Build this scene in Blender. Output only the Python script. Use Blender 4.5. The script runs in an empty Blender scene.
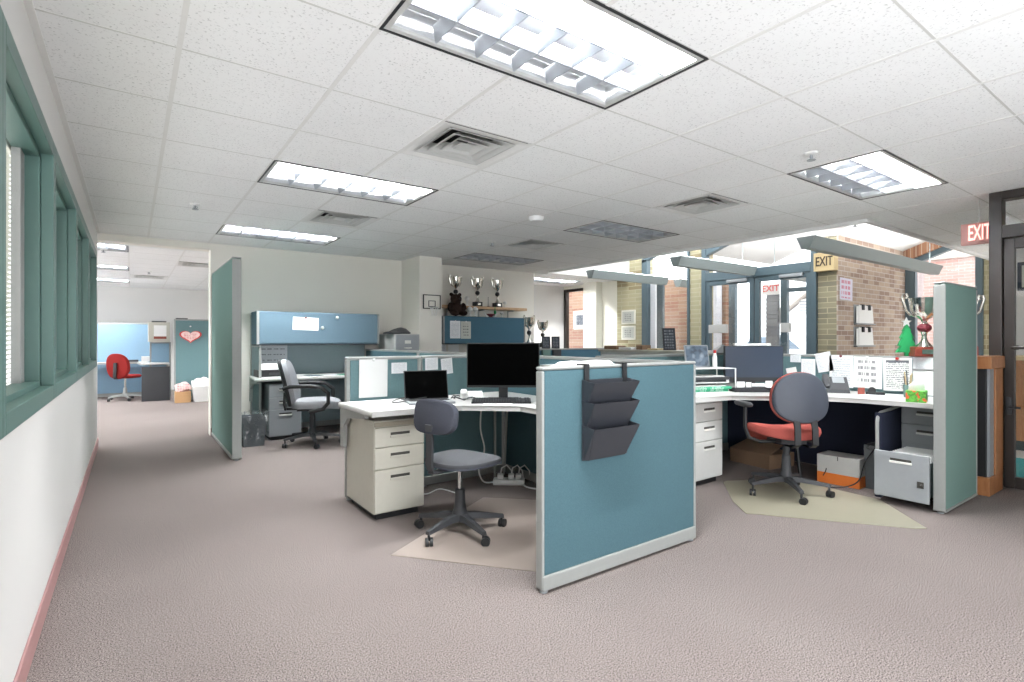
import bpy, bmesh, math, random
from mathutils import Matrix, Vector
random.seed(7)
SC = bpy.context.scene
COL = SC.collection
PI = math.pi
R = math.radians

# ------------------------------------------------------------------ colours and materials
def lin(c):
    c = c / 255.0
    return c / 12.92 if c <= 0.04045 else ((c + 0.055) / 1.055) ** 2.4
def rgb(r, g, b):
    return (lin(r), lin(g), lin(b), 1.0)

class Nt:
    """small helper round a node tree"""
    def __init__(self, name):
        self.m = bpy.data.materials.new(name)
        self.m.use_nodes = True
        self.t = self.m.node_tree
        self.b = self.t.nodes['Principled BSDF']
    def n(self, kind, **kw):
        nd = self.t.nodes.new(kind)
        for k, v in kw.items():
            if k.startswith('i_'):
                nd.inputs[k[2:].replace('_', ' ')].default_value = v
            else:
                setattr(nd, k, v)
        return nd
    def l(self, a, b):
        self.t.links.new(a, b)
    def math(self, op, a, b=None):
        nd = self.n('ShaderNodeMath', operation=op)
        for i, v in enumerate((a, b)):
            if v is None: continue
            if isinstance(v, (int, float)): nd.inputs[i].default_value = v
            else: self.l(v, nd.inputs[i])
        return nd.outputs[0]
    def mix(self, fac, a, b):
        nd = self.n('ShaderNodeMix', data_type='RGBA')
        if isinstance(fac, (int, float)): nd.inputs[0].default_value = fac
        else: self.l(fac, nd.inputs[0])
        for i, v in ((6, a), (7, b)):
            if isinstance(v, tuple): nd.inputs[i].default_value = v
            else: self.l(v, nd.inputs[i])
        return nd.outputs[2]
    def ramp(self, fac, p0, p1):
        nd = self.n('ShaderNodeMapRange')
        self.l(fac, nd.inputs[0])
        nd.inputs[1].default_value = p0; nd.inputs[2].default_value = p1
        return nd.outputs[0]
    def coord(self, which='Object'):
        return self.n('ShaderNodeTexCoord').outputs[which]

def plain(name, col, rough=0.5, metal=0.0, var=0.04, scale=30.0, spec=0.5):
    """plain paint or plastic with a faint procedural mottle"""
    q = Nt(name)
    q.b.inputs['Roughness'].default_value = rough
    q.b.inputs['Metallic'].default_value = metal
    q.b.inputs['Specular IOR Level'].default_value = spec
    nz = q.n('ShaderNodeTexNoise'); nz.inputs['Scale'].default_value = scale; nz.inputs['Detail'].default_value = 2
    q.l(q.coord(), nz.inputs['Vector'])
    dk = tuple(c * (1 - var) for c in col[:3]) + (1,)
    br = tuple(min(1, c * (1 + var)) for c in col[:3]) + (1,)
    q.l(q.mix(nz.outputs[0], dk, br), q.b.inputs['Base Color'])
    return q.m

def fabric(name, col, scale=350.0, var=0.16, rough=0.95):
    q = Nt(name)
    q.b.inputs['Roughness'].default_value = rough
    q.b.inputs['Specular IOR Level'].default_value = 0.15
    nz = q.n('ShaderNodeTexNoise'); nz.inputs['Scale'].default_value = scale; nz.inputs['Detail'].default_value = 3
    q.l(q.coord(), nz.inputs['Vector'])
    f = q.ramp(nz.outputs[0], 0.3, 0.7)
    dk = tuple(c * (1 - var) for c in col[:3]) + (1,)
    br = tuple(min(1, c * (1 + var)) for c in col[:3]) + (1,)
    q.l(q.mix(f, dk, br), q.b.inputs['Base Color'])
    bp = q.n('ShaderNodeBump'); bp.inputs['Strength'].default_value = 0.12; bp.inputs['Distance'].default_value = 0.002
    q.l(nz.outputs[0], bp.inputs['Height']); q.l(bp.outputs[0], q.b.inputs['Normal'])
    return q.m

def emit(name, col, strength):
    q = Nt(name)
    q.b.inputs['Base Color'].default_value = col
    q.b.inputs['Emission Color'].default_value = col
    q.b.inputs['Emission Strength'].default_value = strength
    return q.m

def carpet():
    q = Nt('carpet')
    co = q.coord()
    a = q.n('ShaderNodeTexNoise'); a.inputs['Scale'].default_value = 190; a.inputs['Detail'].default_value = 4; a.inputs['Roughness'].default_value = 0.75
    b = q.n('ShaderNodeTexNoise'); b.inputs['Scale'].default_value = 1.3; b.inputs['Detail'].default_value = 3
    d = q.n('ShaderNodeTexNoise'); d.inputs['Scale'].default_value = 75; d.inputs['Detail'].default_value = 2
    for x in (a, b, d): q.l(co, x.inputs['Vector'])
    f = q.ramp(a.outputs[0], 0.42, 0.58)
    c1 = q.mix(f, rgb(54, 49, 48), rgb(166, 155, 150))
    c2 = q.mix(q.math('MULTIPLY', q.ramp(d.outputs[0], 0.48, 0.66), 0.5), c1, rgb(136, 125, 121))
    c3 = q.mix(q.math('MULTIPLY', q.ramp(b.outputs[0], 0.35, 0.75), 0.25), c2, rgb(104, 92, 90))
    q.l(c3, q.b.inputs['Base Color'])
    q.b.inputs['Roughness'].default_value = 1.0
    q.b.inputs['Specular IOR Level'].default_value = 0.1
    bp = q.n('ShaderNodeBump'); bp.inputs['Strength'].default_value = 0.08; bp.inputs['Distance'].default_value = 0.002
    q.l(a.outputs[0], bp.inputs['Height']); q.l(bp.outputs[0], q.b.inputs['Normal'])
    return q.m

def ceiling_tile():
    q = Nt('ceiling_tile')
    co = q.coord()
    a = q.n('ShaderNodeTexNoise'); a.inputs['Scale'].default_value = 100; a.inputs['Detail'].default_value = 3
    b = q.n('ShaderNodeTexVoronoi'); b.inputs['Scale'].default_value = 55
    c = q.n('ShaderNodeTexNoise'); c.inputs['Scale'].default_value = 2.2
    for x in (a, b, c): q.l(co, x.inputs['Vector'])
    spk = q.math('MULTIPLY', q.ramp(a.outputs[0], 0.54, 0.64), q.ramp(b.outputs[0], 0.6, 0.3))
    base = q.mix(c.outputs[0], rgb(236, 236, 235), rgb(244, 244, 243))
    q.l(q.mix(q.math('MULTIPLY', spk, 0.42), base, rgb(112, 110, 108)), q.b.inputs['Base Color'])
    q.b.inputs['Roughness'].default_value = 0.95
    q.b.inputs['Specular IOR Level'].default_value = 0.1
    return q.m

def brick(name, axis, c1, c2, mortar, w=0.22, h=0.07, dark=(0.3, 0.2, 0.15, 1), dk=0.25):
    """axis 'x' runs along world X, 'y' along world Y"""
    q = Nt(name)
    sp = q.n('ShaderNodeSeparateXYZ'); q.l(q.coord('Object'), sp.inputs[0])
    cb = q.n('ShaderNodeCombineXYZ')
    q.l(sp.outputs[0 if axis == 'x' else 1], cb.inputs[0]); q.l(sp.outputs[2], cb.inputs[1])
    bk = q.n('ShaderNodeTexBrick')
    q.l(cb.outputs[0], bk.inputs['Vector'])
    bk.inputs['Color1'].default_value = c1; bk.inputs['Color2'].default_value = c2; bk.inputs['Mortar'].default_value = mortar
    bk.inputs['Scale'].default_value = 1.0; bk.inputs['Brick Width'].default_value = w; bk.inputs['Row Height'].default_value = h
    bk.inputs['Mortar Size'].default_value = 0.006; bk.inputs['Mortar Smooth'].default_value = 0.1; bk.inputs['Bias'].default_value = -0.1
    # a few darker bricks
    bx = q.n('ShaderNodeMath', operation='FLOOR'); by = q.n('ShaderNodeMath', operation='FLOOR')
    q.l(q.math('DIVIDE', cb.inputs[0].links[0].from_socket, w), bx.inputs[0])
    q.l(q.math('DIVIDE', sp.outputs[2], h), by.inputs[0])
    c3 = q.n('ShaderNodeCombineXYZ'); q.l(bx.outputs[0], c3.inputs[0]); q.l(by.outputs[0], c3.inputs[1])
    wn = q.n('ShaderNodeTexWhiteNoise'); q.l(c3.outputs[0], wn.inputs['Vector'])
    f = q.math('MULTIPLY', q.math('GREATER_THAN', wn.outputs[0], 1 - dk), q.math('SUBTRACT', 1.0, bk.outputs['Fac']))
    q.l(q.mix(q.math('MULTIPLY', f, 0.55), bk.outputs['Color'], dark), q.b.inputs['Base Color'])
    q.b.inputs['Roughness'].default_value = 0.9
    return q.m

def wood(name, c1, c2, scale=7.0):
    q = Nt(name)
    mp = q.n('ShaderNodeMapping'); mp.inputs['Scale'].default_value = (2, 9, 1.2)
    q.l(q.coord(), mp.inputs['Vector'])
    w = q.n('ShaderNodeTexNoise'); w.inputs['Scale'].default_value = scale; w.inputs['Detail'].default_value = 6; w.inputs['Distortion'].default_value = 0.8
    q.l(mp.outputs[0], w.inputs['Vector'])
    q.l(q.mix(q.ramp(w.outputs[0], 0.3, 0.7), c1, c2), q.b.inputs['Base Color'])
    q.b.inputs['Roughness'].default_value = 0.45
    return q.m

def printed(name, paper, ink, rows, cols=0, head=False, fill=0.45, margin=0.1, ink2=None):
    """sheet of paper with rows of print (and columns) laid out by the sheet's own Generated coordinates"""
    q = Nt(name)
    sp = q.n('ShaderNodeSeparateXYZ'); q.l(q.coord('Generated'), sp.inputs[0])
    x, z = sp.outputs[0], sp.outputs[2]
    inx = q.math('MULTIPLY', q.math('GREATER_THAN', x, margin), q.math('LESS_THAN', x, 1 - margin))
    inz = q.math('MULTIPLY', q.math('GREATER_THAN', z, margin * 0.7), q.math('LESS_THAN', z, 1 - margin * 0.7))
    rz = q.math('MULTIPLY', z, rows)
    line = q.math('LESS_THAN', q.math('FRACT', rz), fill)
    nz = q.n('ShaderNodeTexNoise'); nz.inputs['Scale'].default_value = 1.0; nz.inputs['Detail'].default_value = 0
    cv = q.n('ShaderNodeCombineXYZ'); q.l(q.math('MULTIPLY', x, 28), cv.inputs[0]); q.l(q.math('MULTIPLY', q.math('FLOOR', rz), 3.7), cv.inputs[1])
    q.l(cv.outputs[0], nz.inputs['Vector'])
    word = q.math('GREATER_THAN', nz.outputs[0], 0.42)
    f = q.math('MULTIPLY', q.math('MULTIPLY', inx, inz), q.math('MULTIPLY', line, word))
    if cols:
        gap = q.math('LESS_THAN', q.math('FRACT', q.math('MULTIPLY', q.math('SUBTRACT', x, margin), cols / (1 - 2 * margin))), 0.78)
        f = q.math('MULTIPLY', f, gap)
    col = q.mix(q.math('MULTIPLY', f, 0.8), paper, ink)
    if head:
        hb = q.math('MULTIPLY', inx, q.math('MULTIPLY', q.math('GREATER_THAN', z, 0.86), q.math('LESS_THAN', z, 0.93)))
        col = q.mix(hb, col, ink2 or ink)
    q.l(col, q.b.inputs['Base Color'])
    q.b.inputs['Roughness'].default_value = 0.8
    return q.m

def glass(name, tint=(1, 1, 1, 1), refl=0.06):
    q = Nt(name)
    tr = q.n('ShaderNodeBsdfTransparent'); tr.inputs[0].default_value = tint
    gl = q.n('ShaderNodeBsdfGlossy'); gl.inputs['Roughness'].default_value = 0.02
    mx = q.n('ShaderNodeMixShader'); mx.inputs[0].default_value = refl
    q.l(tr.outputs[0], mx.inputs[1]); q.l(gl.outputs[0], mx.inputs[2])
    out = [n for n in q.t.nodes if n.type == 'OUTPUT_MATERIAL'][0]
    q.l(mx.outputs[0], out.inputs['Surface'])
    return q.m

def plastic_bag(name):
    q = Nt(name)
    tr = q.n('ShaderNodeBsdfTransparent')
    gl = q.n('ShaderNodeBsdfGlossy'); gl.inputs['Roughness'].default_value = 0.2
    df = q.n('ShaderNodeBsdfTranslucent'); df.inputs[0].default_value = rgb(225, 232, 240)
    wv = q.n('ShaderNodeTexNoise'); wv.inputs['Scale'].default_value = 14; wv.inputs['Detail'].default_value = 3; wv.inputs['Distortion'].default_value = 2
    q.l(q.coord(), wv.inputs['Vector'])
    m1 = q.n('ShaderNodeMixShader'); m1.inputs[0].default_value = 0.4
    q.l(gl.outputs[0], m1.inputs[1]); q.l(df.outputs[0], m1.inputs[2])
    m2 = q.n('ShaderNodeMixShader')
    q.l(q.ramp(wv.outputs[0], 0.5, 0.85), m2.inputs[0]); q.l(tr.outputs[0], m2.inputs[1]); q.l(m1.outputs[0], m2.inputs[2])
    out = [n for n in q.t.nodes if n.type == 'OUTPUT_MATERIAL'][0]
    q.l(m2.outputs[0], out.inputs['Surface'])
    return q.m

M = {}
M['carpet'] = carpet()
M['tile'] = ceiling_tile()
M['grid'] = plain('grid_paint', rgb(226, 225, 222), 0.6)
M['grid_cross'] = plain('grid_cross_tee', rgb(204, 203, 199), 0.7)
M['wall'] = plain('wall_paint', rgb(214, 212, 209), 0.85, var=0.015, scale=3)
M['wall_grey'] = plain('wall_paint_grey', rgb(230, 226, 217), 0.85, var=0.02, scale=3)
M['cream'] = plain('column_paint', rgb(236, 234, 222), 0.85, var=0.015, scale=3)
M['mauve'] = plain('baseboard_rubber', rgb(168, 128, 126), 0.6)
M['green_metal'] = plain('green_window_paint', rgb(84, 114, 107), 0.4)
M['grey_metal'] = plain('grey_stile', rgb(150, 150, 148), 0.5)
M['blind'] = plain('blind_slat', rgb(226, 224, 214), 0.6)
M['glass'] = glass('window_glass')
M['p_blue'] = fabric('panel_fabric_blue', rgb(74, 101, 109))
M['p_teal'] = fabric('panel_fabric_teal', rgb(102, 130, 134))
M['p_green'] = fabric('panel_fabric_green', rgb(116, 144, 137))
M['p_greyblue'] = fabric('panel_fabric_grey_blue', rgb(150, 165, 170))
M['p_dark'] = fabric('panel_fabric_navy', rgb(46, 50, 66))
M['cab_blue'] = fabric('cabinet_fabric_blue', rgb(98, 119, 132))
M['cab_slate'] = fabric('cabinet_fabric_slate', rgb(78, 112, 130))
M['p_sky'] = fabric('panel_fabric_sky', rgb(136, 166, 188))
M['frame'] = plain('panel_frame_grey', rgb(146, 148, 145), 0.45)
M['frame_d'] = plain('panel_frame_pale', rgb(160, 163, 160), 0.45)  # slightly paler frame grey for legs, bracket and a chair base
M['putty'] = plain('putty_steel', rgb(190, 187, 175), 0.45)
M['steel'] = plain('grey_steel', rgb(150, 154, 157), 0.4)
M['steel_w'] = plain('light_steel', rgb(192, 192, 189), 0.4)
M['kraft_p'] = plain('putty_tray', rgb(150, 142, 126), 0.5)
M['slot'] = plain('handle_slot', rgb(62, 60, 56), 0.6)
M['lip'] = plain('handle_lip', rgb(226, 226, 220), 0.35)
M['top'] = plain('worktop_laminate', rgb(192, 191, 188), 0.4, var=0.03, scale=60)
M['top_edge'] = plain('worktop_edge', rgb(206, 204, 198), 0.5)
M['black'] = plain('black_plastic', rgb(30, 31, 33), 0.45)
M['pocket'] = plain('pocket_plastic', rgb(52, 54, 60), 0.4)
M['blackm'] = plain('black_screen', rgb(1, 1, 1), 0.6, spec=0.02)
M['slate'] = plain('slate_screen', rgb(48, 56, 70), 0.3, spec=0.4)
M['dark'] = plain('dark_plastic', rgb(54, 55, 58), 0.55)
M['chair_grey'] = fabric('chair_fabric_grey', rgb(76, 77, 80), var=0.22)
M['chair_back'] = fabric('chair_fabric_blue_grey', rgb(64, 66, 74), var=0.15)
M['chair_light'] = fabric('chair_fabric_light', rgb(160, 162, 166), var=0.15)
M['chair_red'] = fabric('chair_fabric_red', rgb(166, 84, 76), var=0.15)
M['chair_red2'] = fabric('chair_fabric_bright_red', rgb(146, 44, 42), var=0.12)
M['shell'] = plain('chair_shell', rgb(62, 66, 76), 0.5)
M['chrome'] = plain('chrome', rgb(210, 210, 208), 0.25, 1.0)
M['silver'] = plain('silver', rgb(225, 222, 214), 0.14, 1.0, var=0.02)
M['white'] = plain('white_plastic', rgb(232, 232, 230), 0.5)
M['paper'] = plain('paper', rgb(240, 240, 238), 0.85, var=0.01)
M['mat'] = plain('chair_mat', rgb(150, 138, 130), 0.28, var=0.06, scale=4)
M['mat_r'] = plain('chair_mat_olive', rgb(150, 145, 127), 0.35, var=0.06, scale=4)
M['bronze'] = plain('bronze_door', rgb(46, 40, 37), 0.4)
M['blue_frame'] = plain('storefront_frame', rgb(84, 102, 110), 0.4)
M['pend'] = plain('pendant_housing', rgb(148, 158, 158), 0.45)
M['oak'] = wood('oak', rgb(176, 122, 78), rgb(156, 100, 60))
M['pine'] = wood('shelf_wood', rgb(206, 172, 136), rgb(188, 152, 116))
M['mahog'] = wood('red_wood', rgb(150, 70, 54), rgb(120, 52, 42))
M['tan'] = plain('tan_plate', rgb(200, 178, 134), 0.6)
M['ink'] = plain('dark_ink', rgb(64, 52, 40), 0.6)
M['kraft'] = plain('cardboard', rgb(190, 150, 108), 0.85)
M['kraft_d'] = plain('cardboard_dark', rgb(128, 102, 80), 0.85)
M['orange'] = plain('orange_print', rgb(226, 122, 50), 0.6)
M['fur'] = fabric('bear_fur', rgb(48, 36, 32), scale=120, var=0.4)
M['xmas'] = plain('green_felt', rgb(24, 146, 82), 0.7)
M['red'] = plain('red_plastic', rgb(196, 50, 46), 0.5)
M['maroon'] = plain('maroon', rgb(112, 36, 48), 0.35)
M['bag'] = plastic_bag('clear_bag')
M['bin'] = plain('bin_plastic', rgb(98, 104, 108), 0.6)
def blotch(name, base, spot, scale, lo, hi):
    q = Nt(name)
    v = q.n('ShaderNodeTexNoise'); v.inputs['Scale'].default_value = scale; v.inputs['Detail'].default_value = 1
    q.l(q.coord(), v.inputs['Vector'])
    v2 = q.n('ShaderNodeTexNoise'); v2.inputs['Scale'].default_value = scale * 2.5
    q.l(q.coord(), v2.inputs['Vector'])
    a = q.mix(q.ramp(v2.outputs[0], 0.45, 0.6), base, tuple(c * 0.55 for c in base[:3]) + (1,))
    q.l(q.mix(q.ramp(v.outputs[0], lo, hi), a, spot), q.b.inputs['Base Color'])
    return q.m
M['tgreen'] = blotch('tissue_box_print', rgb(104, 188, 70), rgb(222, 96, 52), 24, 0.60, 0.64)
M['tree_bark'] = plain('bark', rgb(150, 138, 136), 0.9)
M['teal_mat'] = fabric('teal_mat', rgb(70, 150, 150))
M['lamp'] = emit('fluorescent_tube', (0.96, 0.985, 1.0, 1), 400.0)
M['lens'] = emit('lit_lens', (0.96, 0.985, 1.0, 1), 8.0)
M['louver'] = plain('louver_aluminium', rgb(176, 180, 186), 0.35, 0.25)
M['housing'] = plain('fixture_housing', rgb(206, 208, 210), 0.4)
M['exit_glow'] = emit('exit_letters', (1.0, 0.5, 0.44, 1), 0.8)
M['exit_face'] = plain('exit_face', rgb(220, 168, 160), 0.5)
M['exit_red'] = plain('exit_red_letters', rgb(226, 96, 92), 0.5)
M['pave'] = plain('pavement', rgb(196, 194, 190), 0.9, scale=2)
M['ext_white'] = plain('exterior_white', rgb(228, 230, 236), 0.8)
M['roofing'] = plain('shingle', rgb(186, 178, 170), 0.9)
M['car_paint'] = plain('car_paint', rgb(206, 212, 218), 0.2)
M['car_glass'] = plain('car_glass', rgb(92, 110, 126), 0.1)
M['br_orange'] = brick('brick_orange', 'y', rgb(162, 132, 110), rgb(146, 116, 96), rgb(166, 150, 136), 0.42, 0.075, rgb(140, 88, 72), 0.3)
M['br_olive'] = brick('brick_olive', 'y', rgb(168, 162, 132), rgb(182, 175, 144), rgb(190, 184, 156), 0.36, 0.075, rgb(132, 112, 80), 0.22)
M['br_grey'] = brick('brick_door_side', 'y', rgb(146, 140, 118), rgb(164, 156, 130), rgb(190, 180, 150), 0.5, 0.075, rgb(126, 122, 108), 0.3)
M['br_red'] = brick('brick_brown', 'x', rgb(182, 162, 144), rgb(166, 146, 132), rgb(192, 182, 172), 0.2, 0.07, rgb(132, 104, 94), 0.3)
M['br_ext'] = brick('brick_pink_exterior', 'y', rgb(170, 142, 134), rgb(160, 130, 124), rgb(180, 166, 160), 0.25, 0.08, rgb(170, 120, 110), 0.2)
M['pr_lines'] = printed('print_lines', rgb(238, 238, 236), rgb(120, 120, 124), 24)
M['pr_faint'] = printed('print_faint', rgb(232, 234, 236), rgb(190, 192, 198), 14, margin=0.12)
M['pr_cal'] = printed('print_calendar', rgb(238, 238, 234), rgb(112, 112, 118), 5, 3, fill=0.5, margin=0.16)
M['pr_table'] = printed('print_table', rgb(236, 236, 232), rgb(104, 106, 112), 18, 0, head=True, fill=0.55, margin=0.1)
M['pr_cards'] = printed('print_cards', rgb(232, 236, 240), rgb(104, 110, 122), 4, 4, fill=0.16, margin=0.05)
M['pr_list'] = printed('print_list', rgb(238, 236, 232), rgb(150, 140, 150), 7, 2, fill=0.4, margin=0.08)
M['pr_red'] = printed('print_red_notice', rgb(216, 212, 226), rgb(206, 96, 120), 4, 3, fill=0.6, margin=0.12)
M['pr_photo'] = printed('print_photo', rgb(58, 64, 74), rgb(150, 156, 164), 7, 4, fill=0.6, margin=0.06)
M['pr_grey'] = printed('print_grey_photo', rgb(196, 198, 190), rgb(110, 114, 112), 6, 3, fill=0.5, margin=0.2)
M['pr_heart'] = printed('print_heart', rgb(232, 206, 202), rgb(196, 92, 98), 7, 5, fill=0.55, margin=0.16)
M['glossy'] = blotch('glossy_photo', rgb(92, 108, 124), rgb(176, 188, 198), 9, 0.5, 0.68)
M['pr_green'] = printed('print_green', rgb(60, 160, 120), rgb(210, 226, 220), 5, 2, fill=0.5, margin=0.1)

# ------------------------------------------------------------------ mesh building
class MB:
    def __init__(self):
        self.bm = bmesh.new()
        self.mats = []
        self.slot = 0
    def _done(self, verts, mtx):
        if mtx is not None:
            bmesh.ops.transform(self.bm, matrix=mtx, verts=verts)
    def _slot(self, faces):
        for f in faces: f.material_index = self.slot
    def box(self, x0, x1, y0, y1, z0, z1, bev=0.0, seg=2, mtx=None):
        bm = self.bm
        vs = [bm.verts.new((x, y, z)) for z in (z0, z1) for y in (y0, y1) for x in (x0, x1)]
        fs = [bm.faces.new([vs[i] for i in q]) for q in ((0, 2, 3, 1), (4, 5, 7, 6), (0, 1, 5, 4), (2, 6, 7, 3), (0, 4, 6, 2), (1, 3, 7, 5))]
        self._slot(fs)
        self._done(vs, mtx)
        if bev > 0:
            es = list({e for f in fs for e in f.edges})
            bmesh.ops.bevel(bm, geom=es, offset=min(bev, 0.49 * min(abs(x1 - x0), abs(y1 - y0), abs(z1 - z0))), segments=seg, affect='EDGES', profile=0.5)
        return self
    def prism(self, pts, z0, z1, bev=0.0, seg=2, mtx=None):
        """polygon in XY pushed from z0 to z1"""
        bm = self.bm
        n = len(pts)
        a = [bm.verts.new((p[0], p[1], z0)) for p in pts]
        b = [bm.verts.new((p[0], p[1], z1)) for p in pts]
        fs = [bm.faces.new(list(reversed(a))), bm.faces.new(b)]
        for i in range(n):
            j = (i + 1) % n
            fs.append(bm.faces.new([a[i], a[j], b[j], b[i]]))
        self._slot(fs)
        self._done(a + b, mtx)
        if bev > 0:
            es = list({e for f in fs[:2] for e in f.edges})
            bmesh.ops.bevel(bm, geom=es, offset=bev, segments=seg, affect='EDGES', profile=0.5)
        return self
    def loft(self, rings, cap=True, close=False):
        """rings of equal point counts skinned together"""
        bm = self.bm
        rv = [[bm.verts.new(p) for p in r] for r in rings]
        n = len(rv[0]); fs = []
        m = len(rv)
        for i in range(m if close else m - 1):
            r0, r1 = rv[i], rv[(i + 1) % m]
            for k in range(n):
                k2 = (k + 1) % n
                fs.append(bm.faces.new([r0[k], r0[k2], r1[k2], r1[k]]))
        if cap and not close:
            fs.append(bm.faces.new(list(reversed(rv[0])))); fs.append(bm.faces.new(rv[-1]))
        self._slot(fs)
        return self
    def lathe(self, prof, cx=0, cy=0, seg=24, cap=True, sx=1.0, sy=1.0):
        return self.loft([[(cx + sx * r * math.cos(2 * PI * k / seg), cy + sy * r * math.sin(2 * PI * k / seg), z) for k in range(seg)] for r, z in prof], cap)
    def cyl(self, p0, p1, r0, r1=None, seg=14):
        return self.tube([p0, p1], r0, seg, r1)
    def tube(self, pts, r, seg=8, r1=None, close=False):
        pts = [Vector(p) for p in pts]
        n = len(pts)
        rings = []
        up = None
        for i, p in enumerate(pts):
            if close: t = pts[(i + 1) % n] - pts[i - 1]
            else: t = (pts[min(i + 1, n - 1)] - pts[max(i - 1, 0)])
            t.normalize()
            if up is None:
                up = Vector((0, 0, 1)) if abs(t.z) < 0.9 else Vector((1, 0, 0))
            a = t.cross(up)
            if a.length < 1e-6: a = t.cross(Vector((0, 1, 0)))
            a.normalize(); b = t.cross(a).normalized()
            up = -b if (-b).dot(up) > 0 else b
            rr = r if r1 is None else r + (r1 - r) * i / max(1, n - 1)
            rings.append([tuple(p + a * rr * math.cos(2 * PI * k / seg) + b * rr * math.sin(2 * PI * k / seg)) for k in range(seg)])
        return self.loft(rings, True, close)
    def ball(self, c, rx, ry=None, rz=None, seg=16, rings=8):
        ry = ry or rx; rz = rz or rx
        rs = []
        for i in range(1, rings):
            a = -PI / 2 + PI * i / rings
            rs.append([(c[0] + rx * math.cos(a) * math.cos(2 * PI * k / seg), c[1] + ry * math.cos(a) * math.sin(2 * PI * k / seg), c[2] + rz * math.sin(a)) for k in range(seg)])
        return self.loft(rs)
    def cushion(self, a, b, prof, n=2.6, seg=40, c=(0, 0, 0), taper=0.0, mtx=None, bend=None):
        """stack of superellipse rings; prof = (scale, z); taper narrows towards +y; bend(x,y,z)->(x,y,z)"""
        rs = []
        for s, z in prof:
            ring = []
            for k in range(seg):
                t = 2 * PI * k / seg
                ct, st = math.cos(t), math.sin(t)
                x = a * s * math.copysign(abs(ct) ** (2 / n), ct); y = b * s * math.copysign(abs(st) ** (2 / n), st)
                x *= 1 - taper * (y / b)
                p = (x + c[0], y + c[1], z + c[2])
                if bend: p = bend(*p)
                if mtx is not None: p = tuple(mtx @ Vector(p))
                ring.append(p)
            rs.append(ring)
        return self.loft(rs)
    def build(self, name, mat, parent=None, smooth=True, angle=0.7, loc=None, rot=None):
        me = bpy.data.meshes.new(name)
        bmesh.ops.recalc_face_normals(self.bm, faces=self.bm.faces)
        self.bm.to_mesh(me); self.bm.free()
        ms = mat if isinstance(mat, (list, tuple)) else [mat]
        for m in ms: me.materials.append(M[m] if isinstance(m, str) else m)
        if smooth:
            for p in me.polygons: p.use_smooth = True
            me.set_sharp_from_angle(angle=angle)
        o = bpy.data.objects.new(name, me)
        COL.objects.link(o)
        if parent is not None: o.parent = parent
        if loc is not None: o.location = loc
        if rot is not None: o.rotation_euler = rot
        return o

def tag(o, label, cat, group=None, kind=None):
    o['label'] = label; o['category'] = cat
    if group: o['group'] = group
    if kind: o['kind'] = kind
    return o
def thing(name, label, cat, loc=(0, 0, 0), rz=0.0, group=None):
    o = bpy.data.objects.new(name, None)
    o.empty_display_size = 0.05
    COL.objects.link(o)
    o.location = loc; o.rotation_euler = (0, 0, R(rz))
    return tag(o, label, cat, group)
def struct(o, label=None):
    o['kind'] = 'structure'
    if label: o['label'] = label
    return o
def copy_tree(o, parent=None):
    c = o.copy(); COL.objects.link(c)
    if parent is not None: c.parent = parent
    for ch in list(o.children): copy_tree(ch, c)
    return c
def dup(o, loc, rz=0.0, label=None, group=None, scale=None):
    c = copy_tree(o); c.location = loc; c.rotation_euler = (0, 0, R(rz))
    if label: c['label'] = label
    if group: c['group'] = group
    if scale: c.scale = scale
    return c
def textmesh(name, txt, size, mat, parent=None, depth=0.002, loc=(0, 0, 0), rot=(PI / 2, 0, 0), wscale=1.0):
    cu = bpy.data.curves.new(name, 'FONT')
    cu.body = txt; cu.size = size; cu.extrude = depth; cu.align_x = 'CENTER'; cu.align_y = 'CENTER'; cu.resolution_u = 3; cu.offset = size * 0.012
    t = bpy.data.objects.new(name + '_curve', cu); COL.objects.link(t)
    dg = bpy.context.evaluated_depsgraph_get()
    me = bpy.data.meshes.new_from_object(t.evaluated_get(dg))
    bpy.data.objects.remove(t); bpy.data.curves.remove(cu)
    me.materials.clear(); me.materials.append(M[mat])
    o = bpy.data.objects.new(name, me); COL.objects.link(o)
    o.location = loc; o.rotation_euler = rot; o.scale = (wscale, 1, 1)
    if parent is not None: o.parent = parent
    return o

# ================================================================== THE SETTING
CZ = 2.40
def GX(i): return 0.160 + 0.6146 * i
def GY(j): return 2.573 + 0.6116 * j
TROFFERS = [(1, -2), (1, 2), (1, 6), (6, -2), (6, 2), (6, 6)]
VENTS = [(2, 0), (2, 4), (6, 0), (6, 4)]
HOLES = {(i + k, j) for i, j in TROFFERS for k in (0, 1)} | set(VENTS)

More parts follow.
